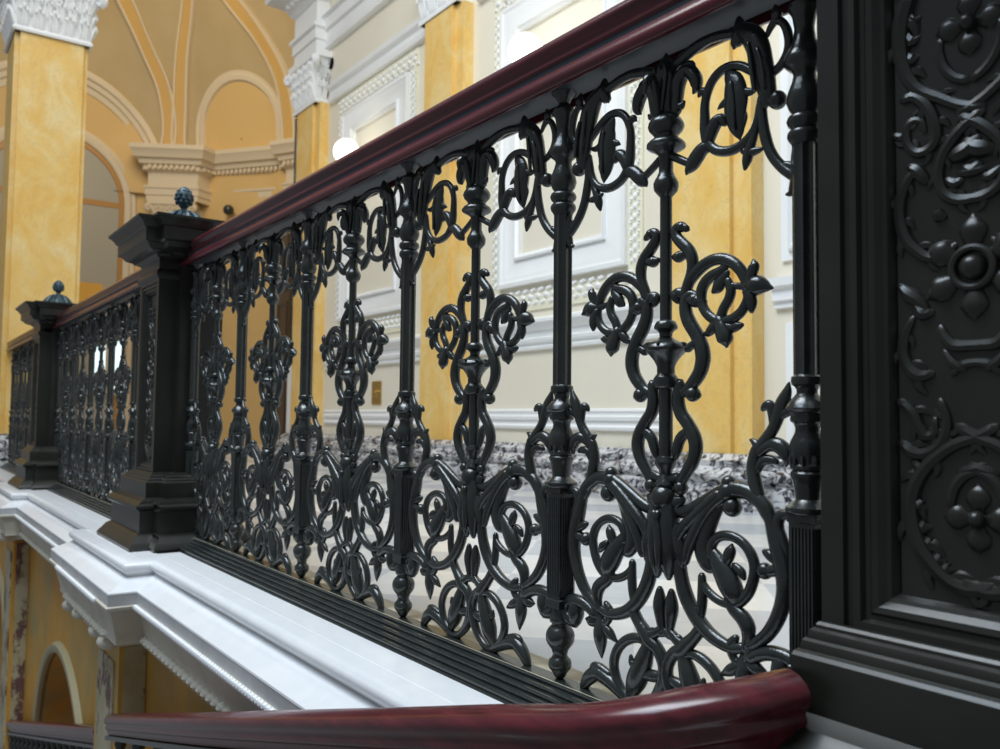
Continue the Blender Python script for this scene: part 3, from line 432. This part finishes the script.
struct(mb.build('wall_lower', OCHRE))
mb = MB()
for cx in ARCS: mb.box(cx - NR - .1, cx + NR + .1, yw + .28, yw + .34, zb, NZ + NR + H + .1)
struct(mb.build('trim_1', NICHE)); 
for i, cx in enumerate(ARCS):
    ap = [(cx + NR, zb)] + [(a + cx - NX, b) for a, b in arc] + [(cx - NR, zb)]
    struct(MB().sweep(ap, [(0, -.02), (0, .02), (-.012, .028), (-.045, .028), (-.055, .012), (-.06, 0), (-.06, -.02)], False, lambda p, q, h: (p, yw - h, q)).build(f'trim_{i + 2}', OLIVE))
for i, px in enumerate(PIERS[1:3]):
    r = thing('lower_pilaster', (px, .76, zb), ['stained faux marble pilaster under the ledge, below the middle pier', 'stained faux marble pilaster under the ledge, below the small distant pier'][i], 'pilaster', 'pilasters of the lower wall')
    MB().box(-.2, .2, 0, .1, 0, zt - zb - .08, .012).build('pilaster_shaft', OCHRE, r)
    mb = MB().box(.185, .205, .018, .095, 0, zt - zb - .09, .004); mb.box(-.14, .14, -.008, .004, .0, zt - zb - .16, .004)
    mb.build('marbled_panel', STAINED, r)

# ------------------------------------------------------------------ descending stair handrails below
SR = [(-.034, .020), (-.033, .027), (-.027, .034), (-.014, .040), (0, .042), (.014, .040), (.027, .034), (.033, .027), (.034, .020), (.031, .012), (.026, .007), (.0255, .001), (.028, -.002), (.028, -.007), (.024, -.012), (.021, -.016), (.019, -.031), (-.019, -.031), (-.021, -.016), (-.024, -.012), (-.028, -.007), (-.028, -.002), (-.0255, .001), (-.026, .007), (-.031, .012)]
def sloped(pts, mat_, name, par, prof):
    R = []; P = [Vector(p) for p in pts]; E = [P[0] * 2 - P[1]] + P + [P[-1] * 2 - P[-2]]; C = []
    for i in range(1, len(E) - 2):
        for k in range(5):
            t = k / 5; a, b, c, e = E[i - 1], E[i], E[i + 1], E[i + 2]
            C.append(.5 * (2 * b + (c - a) * t + (2 * a - 5 * b + 4 * c - e) * t * t + (3 * b - a - 3 * c + e) * t ** 3))
    C.append(P[-1])
    for i, p in enumerate(C):
        t = (C[min(len(C) - 1, i + 1)] - C[max(0, i - 1)]).normalized(); s = Vector((t.y, -t.x, 0)).normalized(); up = Vector((0, 0, 1))
        R.append([tuple(p + s * a + up * b) for a, b in prof])
    return MB().rings(R).build(name, mat_, par)
zz = lambda pts: [(x, y, z + H - .038) for x, y, z in pts]
r1 = thing('stair_handrail', (0, 0, 0), 'glossy maroon stair handrail sweeping down from the big carved pier in the foreground', 'handrail')
PTS = zz([(-.579, .822, -.276), (-.598, .775, -.282), (-.632, .727, -.292), (-.675, .688, -.306), (-.755, .659, -.331), (-.89, .642, -.365), (-1.155, .632, -.44), (-1.66, .638, -.586), (-2.235, .662, -.755), (-3.40, .735, -1.098)])
sloped(PTS, WOOD, 'wooden_rail', r1, SR)
sloped([(x, y, z - .034) for x, y, z in PTS], IRON, 'iron_bearing_bar', r1, [(-.028, .0), (.028, .0), (.028, -.014), (-.028, -.014)])
r2 = thing('stair_handrail', (0, 0, 0), 'short far length of maroon stair handrail crossing the arched niche, lower left', 'handrail')
PT2 = zz([(-3.86, .79, -1.285), (-5.2, .79, -1.66), (-6.6, .79, -2.05)])
sloped(PT2, WOOD, 'wooden_rail', r2, SR)
sloped([(x, y, z - .034) for x, y, z in PT2], IRON, 'iron_bearing_bar', r2, [(-.028, .0), (.028, .0), (.028, -.014), (-.028, -.014)])
def stair_bars(pts, par, n):
    for i in range(n):
        t = (i + .5) / n * (len(pts) - 1); k = int(t); f = t - k; p = Vector(pts[k]).lerp(Vector(pts[k + 1]), f)
        MB().lathe([(.016, -.9), (.016, -.12), (.024, -.10), (.014, -.085), (.022, -.06), (.018, -.047)], (p.x, p.y, p.z), 10).build('stair_baluster', IRON, par)
stair_bars(PTS[5:], r1, 14); stair_bars(PT2, r2, 16)

# ------------------------------------------------------------------ landing floor and back wall
struct(MB().box(-17.2, 2.5, .955, 9., -.18, 0.).build('floor', FLOORM))
YW = 4.2
Zr = lambda z: z + H
XR = 2.5
struct(MB().box(-9.9, XR, YW, YW + .2, -.1, Zr(6.6)).build('wall_back', CREAM))
bb = MB().sweep([(XR, YW), (-9.9, YW)], [(0, 0), (.13, 0), (.13, .125), (.118, .135), (.10, .14), (.095, .15), (.12, .165), (.132, .185), (.132, .205), (.115, .225), (.085, .235), (.075, .245), (.085, .26), (.088, .28), (.07, .296), (.05, .30), (.045, Zr(-.19)), (0, Zr(-.19))])
struct(bb.build('baseboard_back', BRECC))
ti = [3]
def trim(mb, m):
    ti[0] += 1; return struct(mb.build(f'trim_{ti[0]}', m))
def hmould(x0, x1, prof, m, y=YW): return trim(MB().sweep([(x1, y), (x0, y)], prof), m)
def frame(x0, x1, z0, z1, prof, m, y=YW):
    return trim(MB().sweep([(x0, z0), (x1, z0), (x1, z1), (x0, z1)], prof, True, lambda p, q, h: (p, y - h, q)), m)
def ornament(x0, x1, z0, z1, m, y=YW, along_x=True):
    """carved running leaf pattern in a band"""
    mb = MB(); w = (z1 - z0) if along_x else (x1 - x0); l = (x1 - x0) if along_x else (z1 - z0); n = max(2, round(l / (w * .52)))
    for i in range(n):
        c = (i + .5) / n * l; s = w * .16
        for a, b, ra, rb in ((0, .5, 1.15, .8), (-.12, .26, .7, .55), (.12, .74, .7, .55), (.26 / 1, .22, .45, .5), (-.26 / 1, .78, .45, .5)):
            p = c + a * w; q = b * w
            if along_x: mb.ball((x0 + p, y, z0 + q), s * ra, .022, s * rb, 7, 4)
            else: mb.ball((x0 + q, y, z0 + p), s * rb, .022, s * ra, 7, 4)
    return trim(mb, m)
PIL = [(-3.76, -3.26), (-6.85, -6.37), (-9.93, -9.46)]
YF = 4.06
STEP = 3.1
CH1 = [(0, Zr(.55)), (.03, Zr(.555)), (.035, Zr(.575)), (.02, Zr(.585)), (.02, Zr(.60)), (.045, Zr(.615)), (.05, Zr(.64)), (.03, Zr(.65)), (.03, Zr(.70)), (.055, Zr(.715)), (.075, Zr(.735)), (.095, Zr(.76)), (.095, Zr(.785)), (.06, Zr(.80)), (.0, Zr(.815))]
LOWM = [(0, Zr(-.075)), (.025, Zr(-.07)), (.03, Zr(-.05)), (.015, Zr(-.035)), (.015, Zr(-.005)), (.03, Zr(.0)), (.034, Zr(.025)), (.02, Zr(.035)), (.02, Zr(.055)), (.03, Zr(.065)), (.025, Zr(.08)), (0, Zr(.085))]
bays = [(-6.34 + .30, -3.73), (-9.44 + .30, -6.83), (-3.24 + .30, -.60)]
for bi, (x0, x1) in enumerate(bays):
    xa, xb = x0 - .1, x1
    if bi < 2:
        hmould(xa, xb, LOWM, WHITE); hmould(xa, xb, CH1, WHITE)
        ox0, ox1 = x0 + .14, x1 - .38; oz0, oz1 = Zr(.875), Zr(3.70); bw = .14; bh = .215
        frame(ox0, ox1, oz0, oz1, [(0, 0), (0, .016), (bw, .016), (bw, 0)], FRIEZE)
        ornament(ox0, ox1, oz0 + .01, oz0 + bh - .01, WHITE, YW - .014); ornament(ox0, ox1, oz1 - bh, oz1, WHITE, YW - .014)
        ornament(ox0, ox0 + bw, oz0 + bh, oz1 - bh, WHITE, YW - .014, False); ornament(ox1 - bw, ox1, oz0 + bh, oz1 - bh, WHITE, YW - .014, False)
        frame(ox0 + bw, ox1 - bw, oz0 + bh, oz1 - bh, [(0, 0), (0, .05), (.03, .055), (.05, .04), (.07, .038), (.08, .03), (.21, .028), (.215, .05), (.23, .055), (.245, .035), (.26, .03), (.262, 0)], WHITE)
        hmould(xa, xb, [(0, Zr(3.72)), (.05, Zr(3.73)), (.06, Zr(3.78)), (.03, Zr(3.80)), (.03, Zr(3.86)), (.07, Zr(3.89)), (.08, Zr(3.93)), (0, Zr(3.95))], WHITE)
    else:
        hmould(xa, xb, [(0, Zr(.655)), (.03, Zr(.66)), (.03, Zr(.69)), (.05, Zr(.70)), (.05, Zr(.76)), (.08, Zr(.78)), (.085, Zr(.83)), (0, Zr(.84))], WHITE)
        fp = [(0, 0), (0, .02), (.05, .02), (.06, .045), (.08, .05), (.10, .03), (.13, .03), (.135, .01), (.16, .01), (.16, 0)]
        frame(-3.24 + .245, -.9, Zr(.93), Zr(3.6), fp, WHITE); frame(-3.24 + .27, -.9, Zr(-.12), Zr(.57), fp, WHITE)
        hmould(xa, xb, [(0, Zr(3.72)), (.05, Zr(3.73)), (.06, Zr(3.78)), (.03, Zr(3.86)), (.07, Zr(3.89)), (0, Zr(3.95))], WHITE)
hmould(-9.9, XR, [(0, Zr(4.42)), (.06, Zr(4.43)), (.07, Zr(4.5)), (.05, Zr(4.51)), (.05, Zr(4.62)), (.08, Zr(4.64)), (.08, Zr(4.78)), (.12, Zr(4.80)), (0, Zr(4.82))], WHITE)
hmould(-9.9, XR, [(0, Zr(5.15)), (.06, Zr(5.16)), (.10, Zr(5.22)), (.22, Zr(5.3)), (.34, Zr(5.36)), (.36, Zr(5.46)), (.42, Zr(5.5)), (.48, Zr(5.58)), (0, Zr(5.6))], WHITE)

def capital(mb, hx, hy, z0, h, n=3):
    """corinthian block: flared bell, two rows of curling leaves, corner volutes and abacus"""
    mb.square([(hx * .97, hy * .97, z0), (hx * .97, hy * .97, z0 + h * .55), (hx * 1.06, hy * 1.06, z0 + h * .75), (hx * 1.2, hy * 1.2, z0 + h * .86), (hx * 1.3, hy * 1.3, z0 + h * .87), (hx * 1.3, hy * 1.3, z0 + h)])
    mb.square([(hx * 1.03, hy * 1.03, z0), (hx * 1.05, hy * 1.05, z0 + .02), (hx * 1.0, hy * 1.0, z0 + .05)])
    for (u, w_, ext, dep) in ((Vector((1, 0, 0)), Vector((0, -1, 0)), hx, hy), (Vector((0, 1, 0)), Vector((1, 0, 0)), hy, hx), (Vector((0, 1, 0)), Vector((-1, 0, 0)), hy, hx), (Vector((1, 0, 0)), Vector((0, 1, 0)), hx, hy)):
        for row, (zr_, hh, k) in enumerate(((.10, .30, n), (.28, .32, n + 1), (.50, .30, n))):
            for i in range(k):
                q = ((i + .5) / k * 2 - 1) * ext * .98; o = u * q + w_ * (dep * .98); wd = ext / k * .8
                for e_, hf in ((-.55, .8), (.55, .8), (0, 1.)):
                    mb.strand([(-.01, z0 + h * zr_, wd * .42), (.012, z0 + h * (zr_ + hh * .5 * hf), wd * .46), (.03, z0 + h * (zr_ + hh * .88 * hf), wd * .42), (.055, z0 + h * (zr_ + hh * hf), wd * .3), (.068, z0 + h * (zr_ + hh * .86 * hf), wd * .16)], 1.1, 0, seg=2, n=6, o=o + u * (e_ * wd), u=w_ * 1., d=u * .9)
        if n > 3:
            for sg in (-1, 1): mb.strand([(sg * ext * .1, z0 + h * .62, .02), (sg * ext * .3, z0 + h * .78, .024), (sg * ext * .5, z0 + h * .83, .022), (sg * ext * .55, z0 + h * .76, .02), (sg * ext * .42, z0 + h * .74, .014)], 1., 0, seg=3, n=6, o=w_ * (dep * 1.08), u=u, d=w_)
    for sx in (-1, 1):
        for sy in (-1, 1):
            dg = Vector((sx * hx, sy * hy, 0)); e = dg.normalized()
            mb.strand([(-.05, z0 + h * .5, .03), (.02, z0 + h * .72, .035), (.09, z0 + h * .83, .04), (.13, z0 + h * .76, .04), (.10, z0 + h * .68, .03), (.07, z0 + h * .73, .025)], 1.2, 0, seg=3, n=6, o=dg, u=e, d=Vector((-e.y, e.x, 0)))
    return mb
def ent_block(mb, hx, hy, z0):
    mb.square([(hx * 1.0, hy * 1.0, z0), (hx, hy, z0 + .14), (hx + .02, hy + .02, z0 + .15), (hx + .02, hy + .02, z0 + .27), (hx + .05, hy + .05, z0 + .29), (hx + .05, hy + .05, z0 + .33), (hx, hy, z0 + .34), (hx, hy, z0 + .62), (hx + .04, hy + .04, z0 + .65), (hx + .07, hy + .07, z0 + .71), (hx + .16, hy + .16, z0 + .79), (hx + .28, hy + .28, z0 + .84), (hx + .3, hy + .3, z0 + .94), (hx + .36, hy + .36, z0 + .99), (hx + .42, hy + .42, z0 + 1.06), (hx + .42, hy + .42, z0 + 1.09)])
    for (u, w_, ext, dep) in ((Vector((1, 0, 0)), Vector((0, -1, 0)), hx, hy), (Vector((0, 1, 0)), Vector((1, 0, 0)), hy, hx), (Vector((0, 1, 0)), Vector((-1, 0, 0)), hy, hx)):
        k = max(3, round(ext * 2 / .11))
        for i in range(k):
            c = u * (((i + .5) / k * 2 - 1) * (ext + .04)) + w_ * (dep + .10)
            mb.box(c.x - .03, c.x + .03, c.y - .03, c.y + .03, z0 + .72, z0 + .79)
    return mb
plabel = ['yellow marble wall pilaster, rightmost and widest in view', 'yellow marble wall pilaster in the middle, seen between two white panelled bays', 'slim far yellow marble wall pilaster with full white capital, beside the apse']
for i, (a, b) in enumerate(PIL):
    r = thing('marble_pilaster', ((a + b) / 2, YW, 0), plabel[i], 'pilaster', 'yellow marble wall pilasters')
    hx = (b - a) / 2; zc = Zr(3.76)
    mb = MB().box(-hx, hx, -.15, .02, Zr(-.19), zc); mb.box(hx - .02, hx + .13, -.115, .02, Zr(-.19), zc)
    mb.box(-hx - .2, -hx + .02, -.085 if i == 2 else -.05, .02, Zr(-.19), zc) if i == 2 else None
    clampy(mb, -.001).build('marble_shaft', YEL, r)
    MB().sweep([(hx + .15, 0), (hx + .15, -.117), (hx, -.117), (hx, -.152), (-hx, -.152), (-hx, 0)][::-1], [(0, 0), (-.13, 0), (-.13, .125), (-.10, .14), (-.095, .15), (-.132, .185), (-.132, .205), (-.085, .235), (-.075, .245), (-.088, .28), (-.05, .30), (-.03, Zr(-.19)), (0, Zr(-.188))]).build('breccia_base', BRECC, r)
    clampy(capital(MB(), hx + .09, .16, zc, .62, 4), -.001).build('corinthian_capital', WHITE, r)
    clampy(ent_block(MB(), hx + .10, .17, zc + .62), -.001).build('entablature_block', WHITE, r)

# wall lamps: opal globes on small brackets
for i, x in enumerate((-5.08, -8.2)):
    r = thing('wall_lamp', (x, YW, Zr(2.83)), ['glowing opal globe wall lamp, larger one just above the handrail', 'glowing opal globe wall lamp, smaller one farther left above the handrail'][i], 'lamp', 'opal globe wall lamps')
    MB().ball((0, -.30, 0), .135, n=24, m=14).build('glass_globe', GLOBE, r)
    mb = MB().lathe([(.05, -.19), (.055, -.16), (.04, -.15), (.03, -.13)], (0, -.30, 0), 14)
    mb.strand([(0, -.25, .05), (-.02, -.24, .018), (-.14, -.27, .015), (-.26, -.24, .014), (-.30, -.17, .014)], 1, 0, o=Vector((0, 0, 0)), u=Vector((0, 1, 0)), d=Vector((1, 0, 0)))
    mb.build('brass_bracket', BRASS, r)
r = thing('switch_plate', (-7.97, YW, Zr(.26)), 'small brass switch plate with round knob on the cream dado', 'switch')
MB().box(-.10, .10, -.012, .004, -.125, .125, .006).build('plate', BRASS, r)
MB().lathe([(.05, 0), (.05, .01), (.035, .02), (.035, .035), (.01, .04)], n=16).build('knob', BRASS, r).matrix_local = Matrix.Translation((.01, -.010, 0)) @ Matrix.Rotation(PI / 2, 4, 'X')

# dark walnut door leaf, slim dark strip added for a shadow gap and white jamb at the end of the wall
r = thing('walnut_door', (-10.42, 4.14, 0), 'dark walnut door leaf standing open beyond the last yellow pilaster', 'door')
mb = MB().box(-.22, .22, -.03, .03, 0, Zr(2.6), .004)
for k in range(3): mb.sweep([(-.16, .2 + k * .96), (.16, .2 + k * .96), (.16, 1.02 + k * .96), (-.16, 1.02 + k * .96)], [(0, 0), (0, .015), (.03, .02), (.05, .008), (.05, 0)], True, lambda p, q, h: (p, -.029 - h, q))
mb.build('panelled_leaf', DARKW, r)
r = thing('shadow_gap_strip', (-10.02, 4.08, 0), 'slim dark strip standing in for the shadow gap beside the farthest yellow pilaster', 'gap_strip')
MB().lathe([(.022, 1.2), (.022, Zr(3.74))], n=10).build('gap_strip', IRON, r)
MB().lathe([(.03, 2.4), (.034, 2.42), (.034, 2.46), (.03, 2.48)], n=10).build('strip_ring', IRON, r)
r = thing('marble_jamb', (-10.02, 4.08, 0), 'pale marble strip between the walnut door and the last yellow pilaster', 'jamb')
MB().box(-.06, .05, -.02, .06, 0, Zr(.72), .006).build('upright', LINEN, r)
MB().box(-.07, .06, -.03, .06, 0, .14, .006).build('plinth', LINEN, r)

# ------------------------------------------------------------------ free column at the end of the railing
r = thing('marble_column', (-9.73, 1.245, 0), 'square yellow marble column with white leafy capital, far left', 'column')
hx, hy = .33, .285
mb = MB().square([(hx, hy, .3), (hx, hy, Zr(3.76))]); mb.square([(hx - .045, hy + .045, .3), (hx - .045, hy + .045, Zr(3.76))])
mb.build('marble_shaft', YEL, r)
MB().square([(hx + .12, hy + .12, 0), (hx + .12, hy + .12, .13), (hx + .08, hy + .08, .15), (hx + .12, hy + .12, .19), (hx + .07, hy + .07, .24), (hx + .05, hy + .05, .30), (hx + .02, hy + .02, .318)]).build('breccia_base', BRECC, r)
capital(MB(), hx + .02, hy + .06, Zr(3.76), .62, 5).build('corinthian_capital', WHITE, r)
ent_block(MB(), hx + .05, hy + .09, Zr(4.38)).build('entablature_block', WHITE, r)

# ------------------------------------------------------------------ end bay: many sided wall, arched window, entablature, vault
PL = [(-17.05, -2), (-17.05, 3.7), (-16.5, 4.8), (-15.35, 5.75), (-14.5, 6.15), (-12.5, 6.3)]
TL = [0]
for a, b in zip(PL[:-1], PL[1:]): TL.append(TL[-1] + math.hypot(b[0] - a[0], b[1] - a[1]))
def plan(t, d):
    """point on the end wall's plan at run t, pushed d into the room"""
    def nr(a, b): l = math.hypot(b[0] - a[0], b[1] - a[1]); return ((b[1] - a[1]) / l, -(b[0] - a[0]) / l)
    def off(i):
        if i == 0: m = nr(PL[0], PL[1])
        elif i == len(PL) - 1: m = nr(PL[-2], PL[-1])
        else:
            a, b = nr(PL[i - 1], PL[i]), nr(PL[i], PL[i + 1]); k = 1 + a[0] * b[0] + a[1] * b[1]; m = ((a[0] + b[0]) / k, (a[1] + b[1]) / k)
        return (PL[i][0] + m[0] * d, PL[i][1] + m[1] * d)
    i = 0
    while i < len(PL) - 2 and t > TL[i + 1]: i += 1
    f = (t - TL[i]) / (TL[i + 1] - TL[i]); a, b = off(i), off(i + 1)
    return (a[0] + (b[0] - a[0]) * f, a[1] + (b[1] - a[1]) * f)
def onv(t, z, off):            # z above the eye level
    x, y = plan(t, off + (max(0, z - 5) / 4) ** 2 * 2.2); return (x, y, z + H)
def surf(z_list, m, nm):
    ts = sorted(set([i * .25 for i in range(int(TL[-1] / .25) + 1)] + TL)); n = len(ts); k = len(z_list)
    return struct(MB().add([onv(t, z, 0) for z in z_list for t in ts], [(i * n + j, i * n + j + 1, (i + 1) * n + j + 1, (i + 1) * n + j) for i in range(k - 1) for j in range(n - 1)]).build(nm, m))
surf([-.6, 5.0], APSE, 'wall_end'); surf([5 + .4 * i for i in range(11)], TAN, 'ceiling')
def arcpts(ct, cz, r, n=32, drop=None):
    P = [(ct + r * math.cos(PI * i / n), cz + r * math.sin(PI * i / n)) for i in range(n + 1)]
    return ([(P[0][0], drop)] + P + [(P[-1][0], drop)]) if drop is not None else P
def band(path, prof, m): return trim(MB().sweep(path, prof, False, onv), m)
CT, CZ, CR = 4.38, 3.92, 1.19
# orange arch panel and its cream band
band(arcpts(CT, 4.4, 1.92, drop=4.2), [(0, 0), (0, .10), (.04, .12), (.11, .12), (.14, .08), (.22, .08), (.24, .04), (.34, .04), (.34, 0)], STONE)
band(arcpts(CT, 4.4, 1.9, drop=4.2), [(0, -.02), (0, .012), (.55, .012), (1.1, .012), (1.1, -.02)], APSE)
wx, wy = plan(CT, 0)
wr = thing('arched_window', (wx, wy, 0), 'tall round arched oak framed window behind the far left column', 'window')
def W(p, q, h): x, y, z = onv(p, q, h); return (x - wx, y - wy, z)
win = arcpts(CT, CZ, CR); LOW = -.45
MB().sweep([(CT + CR, LOW)] + win + [(CT - CR, LOW)], [(0, 0), (0, .07), (.085, .07), (.10, .04), (.12, 0)], False, W).build('oak_frame', OAK, wr)
mb = MB()
for z0, z1 in ((CZ - .05, CZ + .05), (1.5, 1.58)): mb.rings([[W(CT - CR + .02, z0, h) if e < 1 else W(CT - CR + .02, z1, h) for e, h in ((0, 0), (0, .06), (1, .06), (1, 0))], [W(CT + CR - .02, z0 if e < 1 else z1, h) for e, h in ((0, 0), (0, .06), (1, .06), (1, 0))]])
mb.build('transom', OAK, wr)
MB().add([W(y, z, .05) for y, z in [(CT + CR, LOW)] + win + [(CT - CR, LOW)]], [tuple(range(35))]).build('glass_pane', GLASS, wr)
MB().sweep([(CT + CR, LOW)] + win + [(CT - CR, LOW)], [(0, 0), (0, .09), (-.04, .11), (-.11, .11), (-.13, .07), (-.20, .06), (-.22, 0)], False, W).build('stone_surround', STONE, wr)
MB().add([W(4.78, 1.62, .056), W(5.24, 1.62, .056), W(5.24, 2.42, .056), W(4.78, 2.42, .056)], [(0, 1, 2, 3)]).build('amber_pane', AMBER, wr)
# daylit lower panes seen through the far railing
for i, (y0, y1) in enumerate(((5.08, 5.34), (5.44, 5.64))):
    px_, py_ = plan((y0 + y1) / 2, 0)
    r = thing('daylit_pane', (px_, py_, 0), ['broader bright daylit pane seen through the far balusters', 'narrow bright cyan pane seen through the far balusters, beside the middle pier'][i], 'window', 'daylit panes behind the far railing')
    D = lambda p, q, h: tuple(Vector(onv(p, q, h)) - Vector((px_, py_, 0)))
    MB().add([D(y0, .42, .12), D(y1, .42, .12), D(y1, 1.36, .12), D(y0, 1.36, .12)], [(0, 1, 2, 3)]).build('pane', DAYPANE, r)
    MB().sweep([(y0, .4), (y1, .4), (y1, 1.38), (y0, 1.38)], [(0.01, 0), (0.01, .15), (-.04, .15), (-.04, 0)], True, D).build('frame', STONE, r)
# entablature breaking forward over the columns
EP = [(-13.9, 6.43), (-14.86, 5.88), (-15.05, 6.03), (-16.40, 5.0), (-16.20, 4.66), (-16.65, 3.89), (-17.0, 4.1)]
EPR = [(0, 4.02), (.03, 4.03), (.03, 4.12), (.05, 4.13), (.05, 4.24), (.07, 4.26), (.07, 4.30), (.01, 4.31), (.01, 4.56), (.04, 4.58), (.08, 4.60), (.08, 4.68), (.14, 4.70), (.16, 4.78), (.22, 4.80), (.26, 4.93), (.28, 4.95), (.28, 5.03), (-.2, 5.05)]
trim(MB().sweep(EP, [(o, Zr(z)) for o, z in EPR]), STONE)
mb = MB()
for x, y, t, nn in along(EP, .11, .095):
    e = .028; mb.rings([[(x + t[0] * a + nn[0] * b, y + t[1] * a + nn[1] * b, Zr(z)) for a, b in ((-e, -.03), (e, -.03), (e, .03), (-e, .03))] for z in (4.61, 4.68)])
trim(mb, STONE)
r = thing('apse_column', (-16.52, 4.33, 0), 'cream half column with leafy capital under the projecting entablature of the end wall', 'column')
MB().square([(.20, .36, 0), (.20, .36, .3), (.16, .31, .34), (.16, .31, Zr(3.42))]).build('column_shaft', STONE, r)
capital(MB(), .17, .33, Zr(3.42), .6, 3).build('leafy_capital', STONE, r)
r.rotation_euler = (0, 0, math.radians(-30.3))
# small dark ball fixture on the end wall
o3 = Vector(onv(7.65, 3.88, 0)); bt = thing('wall_ball', tuple(o3), 'small dark ball fixture on the yellow end wall, just above the handrail', 'wall fixture')
bx_, by_ = plan(7.65, .16); e3 = (bx_ - o3.x, by_ - o3.y, 0)
MB().ball(e3, .10, n=16, m=10).build('ball', IRON, bt)
MB().strand([(0, 0, .05), (.02, 0, .03), (.16, 0, .03)], 1., u=Vector((e3[0], e3[1], 0)).normalized()).build('stem', IRON, bt)
# lunette
LP = arcpts(7.83, 5.50, .78, drop=5.02)
FL = [[(7.83 + (a - 7.83) * k, 5.25 + (b - 5.25) * k) for a, b in LP] for k in (.02, .2, .4, .6, .8, 1.)]
trim(MB().rings([[onv(a, b, .05) for a, b in q] for q in FL], False, False), APSE)
band(LP, [(0, 0), (0, .05), (-.03, .09), (-.11, .09), (-.14, .05), (-.20, .05), (-.20, 0)], STONE)
def rib(pts, wd):
    P = [Vector((a, b, 0)) for a, b in pts]; E = [P[0] * 2 - P[1]] + P + [P[-1] * 2 - P[-2]]; C = []
    for i in range(1, len(E) - 2):
        for k in range(6):
            t = k / 6; a, b, c, e = E[i - 1], E[i], E[i + 1], E[i + 2]
            q = .5 * (2 * b + (c - a) * t + (2 * a - 5 * b + 4 * c - e) * t * t + (3 * b - a - 3 * c + e) * t ** 3); C.append((q.x, q.y))
    C.append((P[-1].x, P[-1].y))
    band(C, [(-wd, -.05), (-wd, .08), (wd, .08), (wd, -.05)], RIB)
    for s in (-1, 1): band(C, [(s * wd * 1.0, -.05), (s * wd * 1.0, .11), (s * wd * 1.4, .11), (s * wd * 1.6, .05), (s * wd * 1.6, -.05)], STONE)
rib([(6.30, 5.0), (6.36, 5.5), (6.25, 6.2), (5.94, 6.78), (5.45, 7.5), (4.8, 8.3)], .10)
rib([(6.56, 5.0), (6.53, 5.45), (6.67, 6.71), (7.06, 7.6), (7.5, 8.3)], .10)
rib([(8.96, 5.0), (8.94, 5.95), (8.85, 6.44), (8.57, 6.98), (8.14, 7.53), (7.6, 8.2)], .12)

# ------------------------------------------------------------------ light
def area(name, loc, to, size, energy, color=(1, 1, 1), sy=None):
    l = bpy.data.lights.new(name, 'AREA'); l.energy = energy; l.color = color; l.size = size
    if sy: l.shape = 'RECTANGLE'; l.size_y = sy
    o = bpy.data.objects.new(name, l); COL.objects.link(o); o.location = loc
    o.rotation_euler = (Vector(to) - Vector(loc)).to_track_quat('-Z', 'Y').to_euler(); return o
def point(name, loc, energy, color, r=.13):
    l = bpy.data.lights.new(name, 'POINT'); l.energy = energy; l.color = color; l.shadow_soft_size = r
    o = bpy.data.objects.new(name, l); COL.objects.link(o); o.location = loc; return o
area('stairwell_skylight', (-2.2, -.9, 6.0), (-1.9, .6, .3), 3.4, 330, (.70, .85, 1.))
area('landing_daylight', (-3.6, -.6, 8.5), (-4.8, 4.2, 1.2), 7., 425, (1., .985, .95), 3.)
area('end_bay_light', (-12.2, 2.4, 8.0), (-16., 4.0, 4.), 2.5, 125, (1., .86, .62))
for x in (-5.08, -8.2): point('globe_lamp_light', (x, YW - .52, Zr(2.83)), 4, (1., .95, .80))
w = bpy.data.worlds.new('hall_ambient'); SC.world = w; w.use_nodes = True
bg = w.node_tree.nodes['Background']; bg.inputs[0].default_value = (.80, .86, .93, 1); bg.inputs[1].default_value = .22

# ------------------------------------------------------------------ camera
cam = bpy.data.cameras.new('camera'); co = bpy.data.objects.new('camera', cam); COL.objects.link(co); SC.camera = co
F = Vector((-.80789215, .58698524, .05252245)); R = Vector((.58823091, .80861746, .01105477)); U = R.cross(F)
co.matrix_world = Matrix(((R.x, U.x, -F.x, 0), (R.y, U.y, -F.y, 0), (R.z, U.z, -F.z, H), (0, 0, 0, 1)))
cam.sensor_width = 36; cam.lens = 36 * .85; cam.clip_start = .02; cam.clip_end = 100
cam.dof.use_dof = True; cam.dof.focus_distance = 1.55; cam.dof.aperture_fstop = 6.5
SC.view_settings.view_transform = 'Standard'; SC.view_settings.look = 'None'; SC.view_settings.gamma = 1; SC.view_settings.exposure = 0.
SC.view_settings.use_curve_mapping = False
